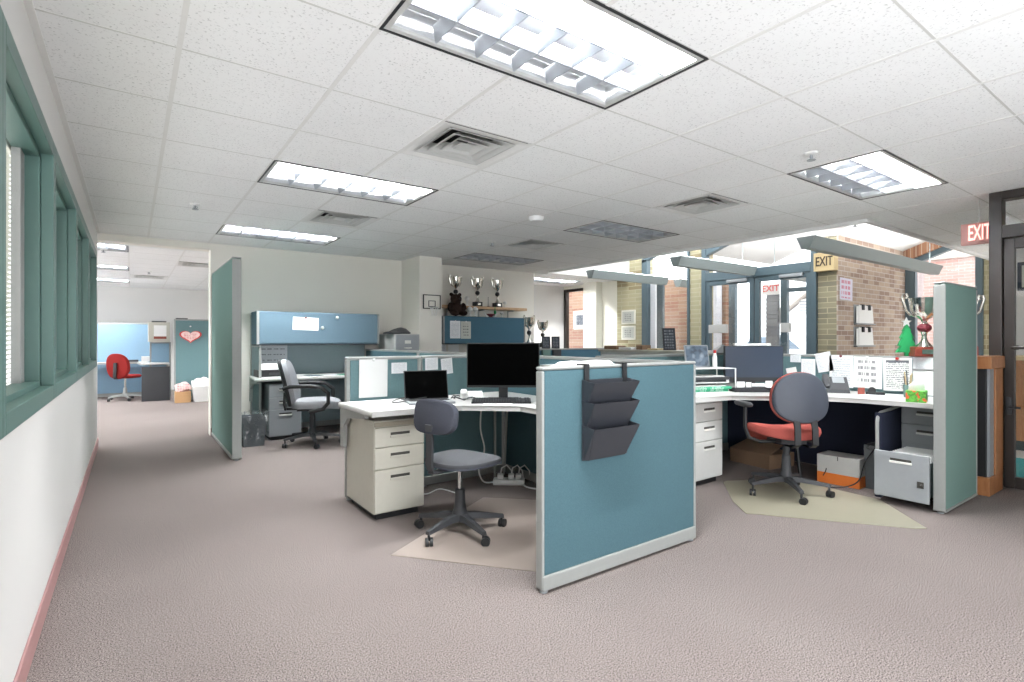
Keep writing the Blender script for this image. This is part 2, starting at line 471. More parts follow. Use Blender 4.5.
struct(MB().prism([(-2.6, -0.9), (3.5, -0.9), (3.5, -1.1), (10.6, -1.1), (10.6, 15.0), (-2.6, 15.0)], -0.06, 0.0).build('floor', 'carpet', smooth=False))
xb = MB()
def ceiling_region(mb, gb, x0, x1, y0, y1, gx, gy, holes):
    i0 = math.floor((x0 - gx) / 0.6146) ; i1 = math.ceil((x1 - gx) / 0.6146)
    j0 = math.floor((y0 - gy) / 0.6116) ; j1 = math.ceil((y1 - gy) / 0.6116)
    for i in range(i0, i1):
        for j in range(j0, j1):
            if (i, j) in holes: continue
            a, b = max(x0, gx + 0.6146 * i), min(x1, gx + 0.6146 * (i + 1))
            c, d = max(y0, gy + 0.6116 * j), min(y1, gy + 0.6116 * (j + 1))
            if b - a > 0.002 and d - c > 0.002: mb.box(a, b, c, d, CZ, CZ + 0.02)
    for i in range(i0, i1 + 1):
        x = gx + 0.6146 * i
        if not x0 < x < x1: continue
        j = j0
        while j < j1:
            if (i - 1, j) in holes and (i, j) in holes:
                j += 1; continue
            k = j
            while k < j1 and not ((i - 1, k) in holes and (i, k) in holes): k += 1
            c, d = max(y0, gy + 0.6116 * j), min(y1, gy + 0.6116 * k)
            if d > c: gb.box(x - 0.010, x + 0.010, c, d, CZ - 0.002, CZ + 0.012)
            j = k
    for j in range(j0, j1 + 1):
        y = gy + 0.6116 * j
        if y0 < y < y1:
            xb.box(x0, x1, y - 0.005, y + 0.005, CZ - 0.0006, CZ + 0.012)
cb, gb = MB(), MB()
ceiling_region(cb, gb, -0.31, 5.95, -1.11, 7.55, 0.160, 2.573, HOLES)
ceiling_region(cb, gb, 5.95, 10.5, -1.11, 2.24, 0.160, 2.573, set())
ceiling_region(cb, gb, 5.90, 8.0, 7.17, 9.2, 0.160, 2.573, {(10, 9), (11, 9)})
BX, BY = -0.03, 8.35
BACK_T = [(-2, 0), (-2, 4), (-2, 8), (3, 4), (3, 8), (3, 0)]
BACK_V = [(1, 2), (0, 6)]
bh = {(i + k, j) for i, j in BACK_T for k in (0, 1)} | set(BACK_V)
ceiling_region(cb, gb, -2.5, 3.3, 7.75, 14.9, BX, BY, bh)
struct(cb.build('ceiling', 'tile', smooth=False))
struct(gb.build('trim_1', 'grid', smooth=False))
struct(xb.build('trim_4', 'grid_cross', smooth=False))
# wall angle along the left wall and edge trim of the vault opening
tb = MB()
tb.box(-0.31, -0.285, -1.1, 7.55, CZ - 0.006, CZ - 0.001)
tb.box(5.93, 5.975, 2.22, 7.17, CZ - 0.035, CZ + 0.05)
tb.box(5.95, 10.5, 2.215, 2.255, CZ - 0.035, CZ + 0.05)
tb.box(5.95, 8.0, 7.15, 7.19, CZ - 0.035, CZ + 0.05)
struct(tb.build('trim_2', 'grid', smooth=False))

# ---- left wall with its band of windows
wb = MB()
wb.box(-0.45, -0.31, -1.1, 7.55, 0, 0.917)
wb.box(-0.45, -0.31, -1.1, 7.55, 2.14, CZ + 0.02)
wb.box(-0.45, -0.31, -1.1, 0.76, 0.917, 2.14)
wb.box(-0.45, -0.31, 7.16, 7.55, 0.917, 2.14)
struct(wb.build('wall_left', 'wall', smooth=False))
struct(MB().box(-0.31, -0.300, -1.1, 7.55, 0.0, 0.10, 0.003).build('baseboard_left', 'mauve', smooth=False))
for n, y1 in enumerate((2.03, 3.30, 4.57, 5.84, 7.11)):
    y0 = y1 - 1.17
    f = MB()
    o0, o1, z0, z1, i0, i1 = y0 - 0.05, y1 + 0.05, 0.917, 2.14, 0.985, 2.07
    for (a, b, c, d) in ((o0, y0, z0, z1), (y1, o1, z0, z1), (y0, y1, z0, i0), (y0, y1, i1, z1)):
        f.box(-0.345, -0.298, a, b, c, d, 0.003)
    s = 0.022
    for (a, b, c, d) in ((o0, y0 + s, z0, z1), (y1 - s, o1, z0, z1), (y0, y1, z0, i0 + s), (y0, y1, i1 - s, z1)):
        f.box(-0.43, -0.345, a, b, c, d, 0.003)
    w = struct(f.build('window_%d' % (n + 1), 'green_metal', smooth=False))
    MB().box(-0.405, -0.400, y0, y1, i0, i1).build('glass_pane', 'glass', w, smooth=False)
    MB().box(-0.43, -0.398, y1 - 0.13, y1 - s, i0, i1).build('grey_stile', 'grey_metal', w, smooth=False)
    bl = MB()
    k = 0
    z = i0 + 0.02
    while z < i1 - 0.03:
        bl.box(-0.462, -0.438, y0 + 0.03, y1 - 0.025, -0.0007, 0.0007, mtx=Matrix.Translation((0, 0, z)) @ Matrix.Translation((-0.45, 0, 0)) @ Matrix.Rotation(R(-32), 4, 'Y') @ Matrix.Translation((0.45, 0, 0)))
        z += 0.021
    bl.box(-0.468, -0.434, y0 + 0.02, y1 - 0.02, i1 - 0.035, i1 - 0.005, 0.004)
    nm = ['first', 'second', 'third', 'fourth', 'fifth']
    b = tag(bl.build('venetian_blind', 'blind', smooth=False), 'white venetian blind behind glass of %s green framed window, counted from the camera end' % nm[n], 'blind', 'blinds in the green framed windows')
    MB().tube([(-0.45, y1 - 0.2, i0 + 0.1), (-0.45, y1 - 0.2, i1 - 0.02)], 0.002, 6).build('pull_cord', 'white', b)

# ---- back wall with the opening into the far office
wb = MB()
wb.box(0.80, 5.90, 7.55, 7.75, 0, CZ + 0.02)
wb.box(-0.45, 0.80, 7.55, 7.75, 2.32, CZ + 0.02)
struct(wb.build('wall_back', 'wall_grey', smooth=False))
struct(MB().box(3.345, 3.70, 6.93, 7.55, 0, CZ).build('wall_pier', 'wall_grey', smooth=False))
struct(MB().box(0.80, 3.33, 7.54, 7.55, 0, 0.1, 0.002).build('baseboard_back', 'mauve', smooth=False))
wb = MB()
wb.box(-2.6, 3.4, 14.9, 15.0, 0, CZ + 0.02); wb.box(-2.6, -2.5, 7.65, 14.9, 0, 0.9); wb.box(-2.6, -2.5, 7.65, 14.9, 2.2, CZ + 0.02); wb.box(3.3, 3.4, 7.75, 14.9, 0, CZ + 0.02); wb.box(-2.5, -0.45, 7.6, 7.7, 0, CZ + 0.02)  # unseen open band added in the side wall to let daylight in
struct(wb.build('wall_far', 'wall', smooth=False))
wb = MB()
wb.box(5.5, 8.1, 9.12, 9.25, 0, CZ + 0.02); wb.box(5.78, 5.90, 7.75, 9.12, 0, CZ + 0.02)
struct(wb.build('wall_passage', 'wall', smooth=False))

# ---- glazed facade (plane X = 8) and brick
struct(MB().box(8.0, 8.3, 6.83, 7.50, 0, 3.4).build('wall_brick_pier', 'br_olive', smooth=False))
struct(MB().box(8.0, 8.3, 5.51, 5.77, 0, 3.4).build('wall_brick_post', 'br_olive', smooth=False))
struct(MB().box(8.0, 8.3, 3.38, 3.63, 0, 2.66).build('wall_brick_jamb', 'br_grey', smooth=False))
struct(MB().box(8.001, 10.5, 3.36, 3.62, 0, 2.66).build('wall_brick_side', 'br_red', smooth=False))
struct(MB().box(10.5, 10.7, 1.6, 2.37, 0, 3.0).build('wall_brick_corner', 'br_olive', smooth=False))
wb = MB()
wb.box(8.0, 8.12, 7.50, 8.44, 0, CZ + 0.02); wb.box(7.82, 8.0, 7.92, 8.30, 0, CZ + 0.02); wb.box(8.0, 8.12, 8.44, 9.12, 2.33, CZ + 0.02); wb.box(8.0, 8.12, 8.44, 9.12, 0, 0.35)
struct(wb.build('wall_column', 'cream', smooth=False))
# vault over the lobby
wb = MB()
for k_ in range(6): wb.box(5.93, 8.3, 2.20 + k_ * 0.99 - 0.03, 2.20 + k_ * 0.99 + 0.03, 3.38, 3.45)
wb.box(5.93, 5.96, 2.22, 7.19, CZ + 0.02, 3.4); wb.box(5.96, 8.0, 7.17, 7.20, CZ + 0.02, 3.4); wb.box(5.96, 10.5, 2.20, 2.23, CZ + 0.02, 3.4)
sl = Matrix.Identity(4)
wb.loft([[(8.0, 3.40, 2.65), (8.0, 2.2, 3.09), (8.0, 2.2, 3.13), (8.0, 3.40, 2.69)], [(10.7, 3.40, 2.65), (10.7, 2.2, 3.09), (10.7, 2.2, 3.13), (10.7, 3.40, 2.69)]])
wb.box(8.0, 8.02, 2.2, 3.38, 3.1, 3.4)
sv = struct(wb.build('ceiling_vault', 'wall', smooth=False))
MB().box(5.95, 8.0, 2.22, 7.17, 3.43, 3.44).build('added_skylight_glass', 'glass', sv, smooth=False)  # unseen glass roof added over the vault to bring in more daylight

def bars(mb, lst, b=0.004):
    for q in lst: mb.box(*q, b)
# bay window beside the door (orange brick seen through it)
f = MB()
bars(f, [(7.96, 8.06, 6.70, 6.83, 0, 2.72), (7.96, 8.06, 5.77, 5.81, 0, 3.0), (7.96, 8.06, 5.81, 6.70, 0, 0.1), (8.3, 8.36, 6.60, 6.78, 0, 2.3)])
f.loft([[(7.96, 6.83, 2.66), (8.06, 6.83, 2.66), (8.06, 6.83, 2.74), (7.96, 6.83, 2.74)], [(7.96, 5.77, 3.05), (8.06, 5.77, 3.05), (8.06, 5.77, 3.13), (7.96, 5.77, 3.13)]])
w = struct(f.build('window_6', 'blue_frame', smooth=False))
MB().box(8.01, 8.02, 5.81, 6.70, 0.1, 3.0).build('glass_pane', 'glass', w, smooth=False)
MB().box(8.06, 8.10, 6.58, 6.72, 0.0, 2.4).build('pale_mullion', 'ext_white', w, smooth=False)
# door bay
f = MB()
bars(f, [(7.95, 8.07, 5.43, 5.51, 0, 3.3), (7.95, 8.07, 3.63, 3.71, 0, 2.55), (7.95, 8.07, 3.71, 5.43, 2.19, 2.33)])
f.loft([[(7.96, 5.51, 2.60), (8.06, 5.51, 2.60), (8.06, 5.51, 2.70), (7.96, 5.51, 2.70)], [(7.96, 3.63, 3.29), (8.06, 3.63, 3.29), (8.06, 3.63, 3.39), (7.96, 3.63, 3.39)]])
w = struct(f.build('window_7', 'blue_frame', smooth=False))
MB().box(8.01, 8.02, 3.71, 5.43, 2.33, 3.3).build('glass_pane', 'glass', w, smooth=False)
for n, (a, b, hy) in enumerate(((4.58, 5.43, 4.64), (3.71, 4.56, 4.50))):
    f = MB()
    bars(f, [(7.97, 8.04, a, a + 0.07, 0.02, 2.19), (7.97, 8.04, b - 0.07, b, 0.02, 2.19), (7.97, 8.04, a + 0.07, b - 0.07, 2.11, 2.19), (7.97, 8.04, a + 0.07, b - 0.07, 0.02, 0.2)])
    d = struct(f.build('door_%d' % (n + 1), 'blue_frame', smooth=False))
    MB().box(8.0, 8.01, a + 0.07, b - 0.07, 0.2, 2.11).build('glass_pane', 'glass', d, smooth=False)
    MB().box(7.92, 7.97, b - 0.42 if n == 0 else a + 0.28, b - 0.08 if n == 0 else a + 0.42, 1.31, 1.45, 0.006).build('push_plate', 'steel_w', d, smooth=False)
    MB().box(7.93, 7.97, a + 0.1, a + 0.45, 2.13, 2.18, 0.005).build('door_closer', 'steel', d, smooth=False)
# window of the passage with dark frame
f = MB()
bars(f, [(7.99, 8.08, 9.04, 9.12, 0.35, 2.33), (7.99, 8.08, 8.44, 8.48, 0.35, 2.33), (7.99, 8.08, 8.48, 9.04, 2.27, 2.33), (7.99, 8.08, 8.48, 9.04, 0.35, 0.42)])
w = struct(f.build('window_8', 'bronze', smooth=False))
MB().box(8.03, 8.035, 8.48, 9.04, 0.42, 2.27).build('glass_pane', 'glass', w, smooth=False)
struct(MB().box(9.5, 9.6, 6.03, 11.5, 0, 2.5).build('wall_brick_outer', 'br_orange', smooth=False))
# window beside the trophies (plane X = 10.5)
f = MB()
bars(f, [(10.45, 10.56, 3.22, 3.38, 0, 2.46), (10.45, 10.56, 2.37, 2.46, 0, 2.8), (10.45, 10.56, 2.46, 3.20, 0, 0.5)])
f.loft([[(10.45, 3.38, 2.39), (10.56, 3.38, 2.39), (10.56, 3.38, 2.48), (10.45, 3.38, 2.48)], [(10.45, 2.37, 2.76), (10.56, 2.37, 2.76), (10.56, 2.37, 2.85), (10.45, 2.37, 2.85)]])
w = struct(f.build('window_9', 'blue_frame', smooth=False))
MB().box(10.5, 10.51, 2.46, 3.20, 0.5, 2.9).build('glass_pane', 'glass', w, smooth=False)
struct(MB().loft([[(10.38, 3.38, 2.48), (10.6, 3.38, 2.48), (10.6, 3.38, 2.70), (10.38, 3.38, 2.70)], [(10.38, 2.37, 2.85), (10.6, 2.37, 2.85), (10.6, 2.37, 3.06), (10.38, 2.37, 3.06)]]).build('trim_3', brick('brick_soldier', 'y', rgb(168, 124, 96), rgb(150, 108, 84), rgb(190, 170, 150), 0.075, 0.4, rgb(120, 80, 66), 0.2), smooth=False))

# ---- bronze door by the wood stand (plane X = 5.75)
f = MB()
bars(f, [(5.70, 5.82, 1.175, 1.255, 0, CZ - 0.002), (5.70, 5.82, 0.2, 1.175, 2.33, CZ - 0.002), (5.70, 5.82, 0.2, 1.175, 2.02, 2.12), (5.70, 5.82, 0.2, 0.27, 0, 2.33)])
w = struct(f.build('window_10', 'bronze', smooth=False))
MB().box(5.76, 5.765, 0.27, 1.175, 2.12, 2.33).build('glass_pane', 'glass', w, smooth=False)
f = MB()
bars(f, [(5.735, 5.785, 1.105, 1.17, 0.01, 2.015), (5.735, 5.785, 0.275, 0.345, 0.01, 2.015), (5.735, 5.785, 0.345, 1.105, 1.93, 2.015), (5.735, 5.785, 0.345, 1.105, 0.01, 0.10)])
d = struct(f.build('door_3', 'bronze', smooth=False))
MB().box(5.757, 5.763, 0.345, 1.105, 0.10, 1.93).build('glass_pane', 'glass', d, smooth=False)
MB().box(5.70, 5.725, 0.33, 1.12, 1.125, 1.15, 0.006).box(5.72, 5.74, 1.08, 1.11, 1.12, 1.155).build('push_bar', 'bronze', d, smooth=False)
MB().box(5.715, 5.735, 1.12, 1.155, 0.60, 0.74, 0.006).tube([(5.71, 1.135, 0.66), (5.69, 1.135, 0.66), (5.685, 1.06, 0.66)], 0.009, 8).build('lever_handle', 'dark', d)
struct(MB().box(5.72, 5.80, -1.1, 0.2, 0, CZ).build('wall_right', 'wall', smooth=False))
struct(MB().box(3.5, 10.5, -1.2, -1.1, 0, CZ).build('wall_light_block', 'wall', smooth=False))  # unseen wall added behind the camera to hold back daylight from the rear
struct(MB().box(8.6, 8.7, -3.2, 1.87, 0, CZ).build('wall_lobby', 'wall', smooth=False))

# ================================================================== OUTSIDE
struct(MB().box(8.3, 60, -30, 40, -0.12, -0.07).build('ground', 'pave', smooth=False))
f = MB()   # vestibule outer frame
bars(f, [(10.3, 10.4, 6.33, 6.52, 0, 2.5), (10.3, 10.4, 5.24, 5.37, 0, 2.5), (10.3, 10.4, 4.55, 4.63, 0, 2.5), (10.3, 10.4, 3.62, 3.70, 0, 2.5), (10.3, 10.4, 3.70, 6.33, 2.38, 2.5), (10.3, 10.4, 3.7, 5.24, 2.12, 2.20)])
struct(f.build('window_11', 'blue_frame', smooth=False))
struct(MB().box(9.30, 9.48, 6.10, 6.26, 0, 2.5).build('wall_vestibule', 'ext_white', smooth=False))
f = MB()
for k in range(24): f.box(10.22, 10.28, 5.38, 5.62, 0.02 + k * 0.084, 0.09 + k * 0.084)
f.box(10.27, 10.29, 5.37, 5.63, 0.0, 2.12)
t = tag(f.build('louvred_shutter', 'steel', smooth=False), 'grey louvred shutter panel in the vestibule seen through the double door', 'shutter')
g = thing('exit_sign', 'small white exit sign with red letters above the vestibule shutter', 'sign', (10.2, 5.50, 2.17), -90)
MB().box(-0.17, 0.17, -0.02, 0.02, -0.09, 0.12, 0.006).build('sign_box', 'white', g, smooth=False)
textmesh('sign_letters', 'EXIT', 0.17, 'exit_red', g, 0.003, (0, -0.023, 0.03))
# house with a gable and louvres across the street
g = thing('house', 'pale house with shingled gable and louvred vent across the street', 'house', (24, 8.9, -0.07), -90)
MB().box(-3.5, 3.5, 0, 6, 0, 2.3).loft([[(-3.5, 0, 2.3), (3.5, 0, 2.3), (0, 0, 5.0)], [(-3.5, 0.1, 2.3), (3.5, 0.1, 2.3), (0, 0.1, 5.0)]]).build('walls', 'ext_white', g, smooth=False)
MB().loft([[(-4.0, -0.4, 2.0), (0, -0.4, 5.05), (4.0, -0.4, 2.0), (4.0, -0.4, 2.25), (0, -0.4, 5.3), (-4.0, -0.4, 2.25)], [(-4.0, 6.3, 2.0), (0, 6.3, 5.05), (4.0, 6.3, 2.0), (4.0, 6.3, 2.25), (0, 6.3, 5.3), (-4.0, 6.3, 2.25)]]).build('roof', 'roofing', g, smooth=False)
MB().box(-2.75, -1.6, -0.08, 0, 2.35, 3.05).build('vent_frame', 'white', g, smooth=False)
v = MB()
for k in range(5): v.box(-2.7, -1.65, -0.12, -0.08, 2.40 + k * 0.125, 2.47 + k * 0.125)
v.build('vent_louvres', 'steel', g, smooth=False)
# low brick building outside the trophy window
g = thing('brick_building', 'pink brick building outside the window behind the big trophy', 'building', (17.5, 3.2, -0.07), 0)
MB().box(0, 5, -6, 3.0, 0, 3.4).build('walls', 'br_ext', g, smooth=False)
MB().box(-0.1, 5.1, -6.1, 3.1, 3.4, 3.65, 0.03).build('roof', 'roofing', g, smooth=False)
# parked car
g = thing('parked_car', 'pale parked car outside the entrance doors', 'car', (16.5, 8.3, -0.07), 80)
def carbody():
    mb = MB()
    prof = [(-2.1, 0.35), (-2.15, 0.7), (-1.95, 0.9), (-1.2, 0.98), (-0.6, 1.38), (0.7, 1.42), (1.35, 1.02), (2.05, 0.92), (2.15, 0.6), (2.1, 0.35)]
    rs = []
    for y, s in ((-0.82, 0.96), (-0.78, 1.0), (0.78, 1.0), (0.82, 0.96)):
        rs.append([(x * s, y, 0.35 + (z - 0.35) * s) for x, z in prof])
    return mb.loft(rs)
carbody().build('body', 'car_paint', g)
MB().loft([[(-0.95, y, 1.0), (-0.52, y, 1.33), (0.62, y, 1.36), (1.12, y, 1.02)] for y in (-0.825, 0.825)]).build('side_window', 'car_glass', g, smooth=False)
for sx in (-1.35, 1.35):
    for sy in (-0.78, 0.78):
        MB().cyl((sx, sy - 0.09, 0.32), (sx, sy + 0.09, 0.32), 0.32, seg=24).build('wheel', 'black', g)
# bare trees
def bare_tree(label, x, y, seed, h):
    rnd = random.Random(seed)
    t = thing('bare_tree', label, 'tree', (x, y, -0.07), 0, 'bare trees outside')
    mb = MB()
    def grow(p, d, L, r, n):
        q = p + d * L
        mb.tube([tuple(p), tuple(p + d * L * 0.5 + Vector((rnd.uniform(-.05, .05), rnd.uniform(-.05, .05), 0)) * L), tuple(q)], r, 6, r * 0.65)
        if n == 0: return
        for k in range(3 if n > 1 else 2):
            dd = (d + Vector((rnd.uniform(-.7, .7), rnd.uniform(-.7, .7), rnd.uniform(-.1, .5)))).normalized()
            grow(q, dd, L * rnd.uniform(0.6, 0.8), r * 0.6, n - 1)
    grow(Vector((0, 0, 0)), Vector((0.02, 0.04, 1)).normalized(), h * 0.32, 0.13, 5)
    mb.build('branches', 'tree_bark', t)
bare_tree('bare leafless tree in front of the pink brick building', 14.0, 4.3, 3, 5.5)
bare_tree('bare leafless tree farther out past the pink brick building', 15.6, 0.6, 11, 4.6)

# ================================================================== CEILING FITTINGS
def make_troffer(label, lit=True):
    t = thing('ceiling_light', label, 'light', (0, 0, CZ), 0, 'recessed ceiling lights')
    L, W = 0.6146, 0.3058
    MB().box(-L, L, -W, W, 0.115, 0.13).box(-L, L, -W, -W + 0.008, 0.0, 0.115).box(-L, L, W - 0.008, W, 0.0, 0.115).box(-L, -L + 0.008, -W, W, 0.0, 0.115).box(L - 0.008, L, -W, W, 0.0, 0.115).build('housing', 'housing', t, smooth=False)
    f = MB()
    for a, b, c, d in ((-L, L, -W, -W + 0.012), (-L, L, W - 0.012, W), (-L, -L + 0.012, -W, W), (L - 0.012, L, -W, W)): f.box(a, b, c, d, -0.004, 0.004)
    f.build('shadow_gap_strip', 'black', t, smooth=False)  # black strips paint the shadow gap round the fixture edge
    f = MB()
    i, o = 0.035, 0.014
    for a, b, c, d in ((-L + o, L - o, -W + o, -W + i), (-L + o, L - o, W - i, W - o), (-L + o, -L + i, -W + o, W - o), (L - i, L - o, -W + o, W - o)): f.box(a, b, c, d, -0.002, 0.012)
    f.build('louver_frame', 'steel_w', t, smooth=False)
    f = MB()
    for y in (-0.098, 0.098):      # long V-shaped blades
        f.loft([[(x, y - 0.004, 0.0), (x, y + 0.004, 0.0), (x, y + 0.020, 0.066), (x, y - 0.020, 0.066)] for x in (-L + i, L - i)])
    for k in range(1, 6):
        x = -L + i + (2 * L - 2 * i) * k / 6
        f.loft([[(x - 0.003, y, 0.0), (x + 0.003, y, 0.0), (x + 0.016, y, 0.064), (x - 0.016, y, 0.064)] for y in (-W + i, W - i)])
    f.build('louver', 'louver', t, smooth=False)
    for y in (-0.19, 0.0, 0.19):
        MB().cyl((-L + 0.03, y, 0.096), (L - 0.03, y, 0.096), 0.014, seg=10).build('tube', 'lamp' if lit and y < -0.1 else 'white', t)
    return t
LT = {(1, -2): 'large ceiling light nearest the camera, filling the top of the view', (1, 2): 'lit ceiling light between two square air vents, nearer the green windows', (1, 6): 'ceiling light right above the blue overhead cabinet wall, near the tall partition',
      (6, -2): 'ceiling light near the wooden and red exit signs, nearest the bronze door', (6, 2): 'grey louvred ceiling light beside the edge of the raised vault', (6, 6): 'grey louvred ceiling light in front of the trophy wall'}
tro = off = None
for (i, j) in TROFFERS:
    p = (GX(i + 1), GY(j + 0.5), CZ)
    if tro is None:
        tro = make_troffer(LT[(i, j)]); tro.location = p
    elif (i, j) in ((6, 2), (6, 6)):
        if off is None: off = make_troffer(LT[(i, j)], False); off.location = p
        else: dup(off, p, 0, LT[(i, j)])
    else: dup(tro, p, 0, LT[(i, j)])
BL = ['first', 'second', 'third']
for n, (i, j) in enumerate(BACK_T):
    dup(tro, (BX + 0.6146 * (i + 1), BY + 0.6116 * (j + 0.5), CZ), 0, '%s ceiling light of the far office, in the row %s' % (BL[j // 4], 'by its side wall with the added opening' if i < 0 else 'above the heart sign'))
dup(tro, (GX(11), GY(9.5), CZ), 0, 'ceiling light of the passage beyond the trophy wall')

def make_vent(label):
    t = thing('air_vent', label, 'vent', (0, 0, CZ), 0, 'square ceiling air vents')
    h = 0.300
    def ring(mb, a, b, z0, z1, th=0.004):
        """square cone from half-size a at z0 to b at z1"""
        o = [(-a, -a, z0), (a, -a, z0), (a, a, z0), (-a, a, z0)]
        p = [(-b, -b, z1), (b, -b, z1), (b, b, z1), (-b, b, z1)]
        o2 = [(x * (1 - 0.012 / a), y * (1 - 0.012 / a), z) for x, y, z in o]
        p2 = [(x * (1 - 0.012 / b), y * (1 - 0.012 / b), z) for x, y, z in p]
        mb.loft([o, p, p2, o2], False, True)
    f = MB(); ring(f, h, h - 0.07, -0.004, 0.012); f.build('flange', 'grid', t, smooth=False)
    f = MB()
    ring(f, 0.235, 0.16, 0.0, 0.05); ring(f, 0.175, 0.10, 0.0, 0.05); ring(f, 0.115, 0.05, 0.0, 0.05)
    f.box(-0.055, 0.055, -0.055, 0.055, 0.005, 0.012, 0.003)
    f.build('cone', 'steel_w', t, smooth=False)
    MB().box(-h, h, -h, h, 0.10, 0.11).box(-h, h, -h, -h + 0.01, 0.012, 0.1).box(-h, h, h - 0.01, h, 0.012, 0.1).box(-h, -h + 0.01, -h, h, 0.012, 0.1).box(h - 0.01, h, -h, h, 0.012, 0.1).build('duct_neck', 'dark', t, smooth=False)
    return t
VL = {(2, 0): 'square air vent beside the largest ceiling light', (2, 4): 'square air vent between the two lit ceiling lights of the back wall side', (6, 0): 'dark square air vent nearest the raised vault', (6, 4): 'square air vent near the grey light in front of the trophy wall'}
ven = None
for (i, j) in VENTS:
    p = (GX(i + 0.5), GY(j + 0.5), CZ)
    if ven is None: ven = make_vent(VL[(i, j)]); ven.location = p
    else: dup(ven, p, 0, VL[(i, j)])
for n, (i, j) in enumerate(BACK_V): dup(ven, (BX + 0.6146 * (i + 0.5), BY + 0.6116 * (j + 0.5), CZ), 0, ['nearer', 'farther'][n] + ' square air vent in the ceiling of the far office')

spr = None
for x, y, lb in ((0.46, 5.45, 'sprinkler head in the ceiling near the far opening'), (3.55, 1.65, 'white sprinkler head in the ceiling nearest the camera, before the right light'), (3.6, 5.44, 'sprinkler head in the middle of the ceiling by the smoke detector'), (6.0, 2.36, 'sprinkler head at the edge of the vault above the long pendant light'), (-0.3, 8.85, 'sprinkler head in the ceiling of the far office, nearer'), (0.25, 11.3, 'sprinkler head in the ceiling of the far office, farther')):
    if spr is None:
        spr = thing('sprinkler_head', lb, 'sprinkler', (x, y, CZ), 0, 'ceiling sprinkler heads')
        MB().lathe([(0.04, 0.0), (0.04, -0.006), (0.03, -0.012), (0.012, -0.014)]).build('escutcheon', 'white', spr)
        MB().cyl((0, 0, -0.01), (0, 0, -0.04), 0.008, seg=10).lathe([(0.026, -0.045), (0.026, -0.049)], seg=14).tube([(-0.012, 0, -0.015), (-0.018, 0, -0.03), (0, 0, -0.045)], 0.003, 6).tube([(0.012, 0, -0.015), (0.018, 0, -0.03), (0, 0, -0.045)], 0.003, 6).build('deflector', 'steel', spr)
    else: dup(spr, (x, y, CZ), 0, lb)
t = thing('smoke_detector', 'round white smoke detector on the ceiling', 'detector', (3.22, 4.08, CZ))
MB().lathe([(0.075, 0.0), (0.075, -0.018), (0.06, -0.04), (0.03, -0.048), (0.005, -0.048)]).build('housing', 'white', t)

# ---- pendant uplights hanging in the vault
def pendant(label, x0, x1, y, z0=2.20, w=0.0):
    t = thing('pendant_light', label, 'light', ((x0 + x1) / 2, y, z0), 0, 'long pendant lights')
    L = (x1 - x0) / 2
    MB().loft([[(-L, -0.045, 0.0), (-L, 0.045, 0.0), (-L, 0.10, 0.13), (-L, -0.10, 0.13)], [(L, -0.045, 0.0), (L, 0.045, 0.0), (L, 0.10, 0.13), (L, -0.10, 0.13)]]).build('housing', 'pend', t, smooth=False)
    MB().box(-L + 0.05, L - 0.05, -0.08, 0.08, 0.131, 0.137).build('lit_top', 'lens', t, smooth=False)
    for sx in (-L + 0.25, L - 0.25):
        MB().cyl((sx, 0, 0.13), (sx, 0, 3.39 - z0), 0.006, seg=6).build('hanger_rod', 'pend', t)
pendant('long grey pendant light in front of the brick wall with papers', 6.0, 10.1, 2.85)
pendant('grey pendant light in front of the entrance door transom', 6.0, 7.88, 4.56)
pendant('grey pendant light in front of the orange brick bay', 6.05, 7.93, 6.26)
pendant('pendant light beyond the glass over the entrance vestibule', 8.2, 10.1, 4.5)
pendant('pendant light beyond the glass of the orange brick bay', 8.35, 9.4, 6.3)
# vestibule ceiling
struct(MB().loft([[(8.31, 5.6, 2.70), (8.31, 3.62, 3.40), (8.31, 3.62, 3.44), (8.31, 5.6, 2.74)], [(10.4, 5.6, 2.70), (10.4, 3.62, 3.40), (10.4, 3.62, 3.44), (10.4, 5.6, 2.74)]]).build('ceiling_vestibule', 'wall', smooth=False))

# ================================================================== OFFICE PARTITIONS
def partition(label, x, y, rz, L, H, fab='p_teal', name='office_partition', fab2=None, T=0.05, e=0.03, base=0.085, group='office partitions', feet=True, cap=0.026):
    t = thing(name, label, 'partition', (x, y, 0), rz, group)
    h = T / 2
    f = MB()
    f.box(0, e, -h, h, 0.02, H - 0.02, 0.008); f.box(L - e, L, -h, h, 0.02, H - 0.02, 0.008); f.box(0, L, -h, h, H - cap, H, 0.008)
    f.build('frame', 'frame', t, smooth=False)
    for s, m in ((-1, fab), (1, fab2 or fab)):
        MB().box(e, L - e, min(s * 0.005, s * (h - 0.004)), max(s * 0.005, s * (h - 0.004)), base, H - cap, 0.004).build('fabric_panel', m, t, smooth=False)
    MB().box(0.004, L - 0.004, -h - 0.004, h + 0.004, 0.014, base, 0.006).build('base_raceway', 'frame', t, smooth=False)
    if feet:
        for fx in (0.03, L - 0.03): MB().lathe([(0.02, 0.0), (0.02, 0.008), (0.008, 0.012), (0.008, 0.025)], fx, 0, 12).build('foot', 'steel', t)
    return t
# centre cubicle
partition('low blue partition at the front carrying black file pockets', 1.565, 1.965, 0, 1.185, 1.072, 'p_blue', T=0.05, e=0.018, cap=0.018)
partition('low teal partition behind the laptop with a large pinned sheet', 1.30, 3.95, 0, 0.61, 1.07, 'p_teal')
partition('low teal partition behind the large black monitor', 1.915, 3.95, 0, 0.80, 1.07, 'p_teal', e=0.008)
partition('low partition behind the centre desk return, joining the front blue partition', 2.75, 2.01, 90, 1.91, 1.07, 'p_blue', e=0.008)
partition('low partition running on from the centre cubicle corner to the back', 2.75, 3.99, 90, 1.70, 1.07, 'p_teal')
partition('low partition in front of the small grey file cabinet', 2.75, 5.70, 90, 1.72, 1.07, 'p_blue')
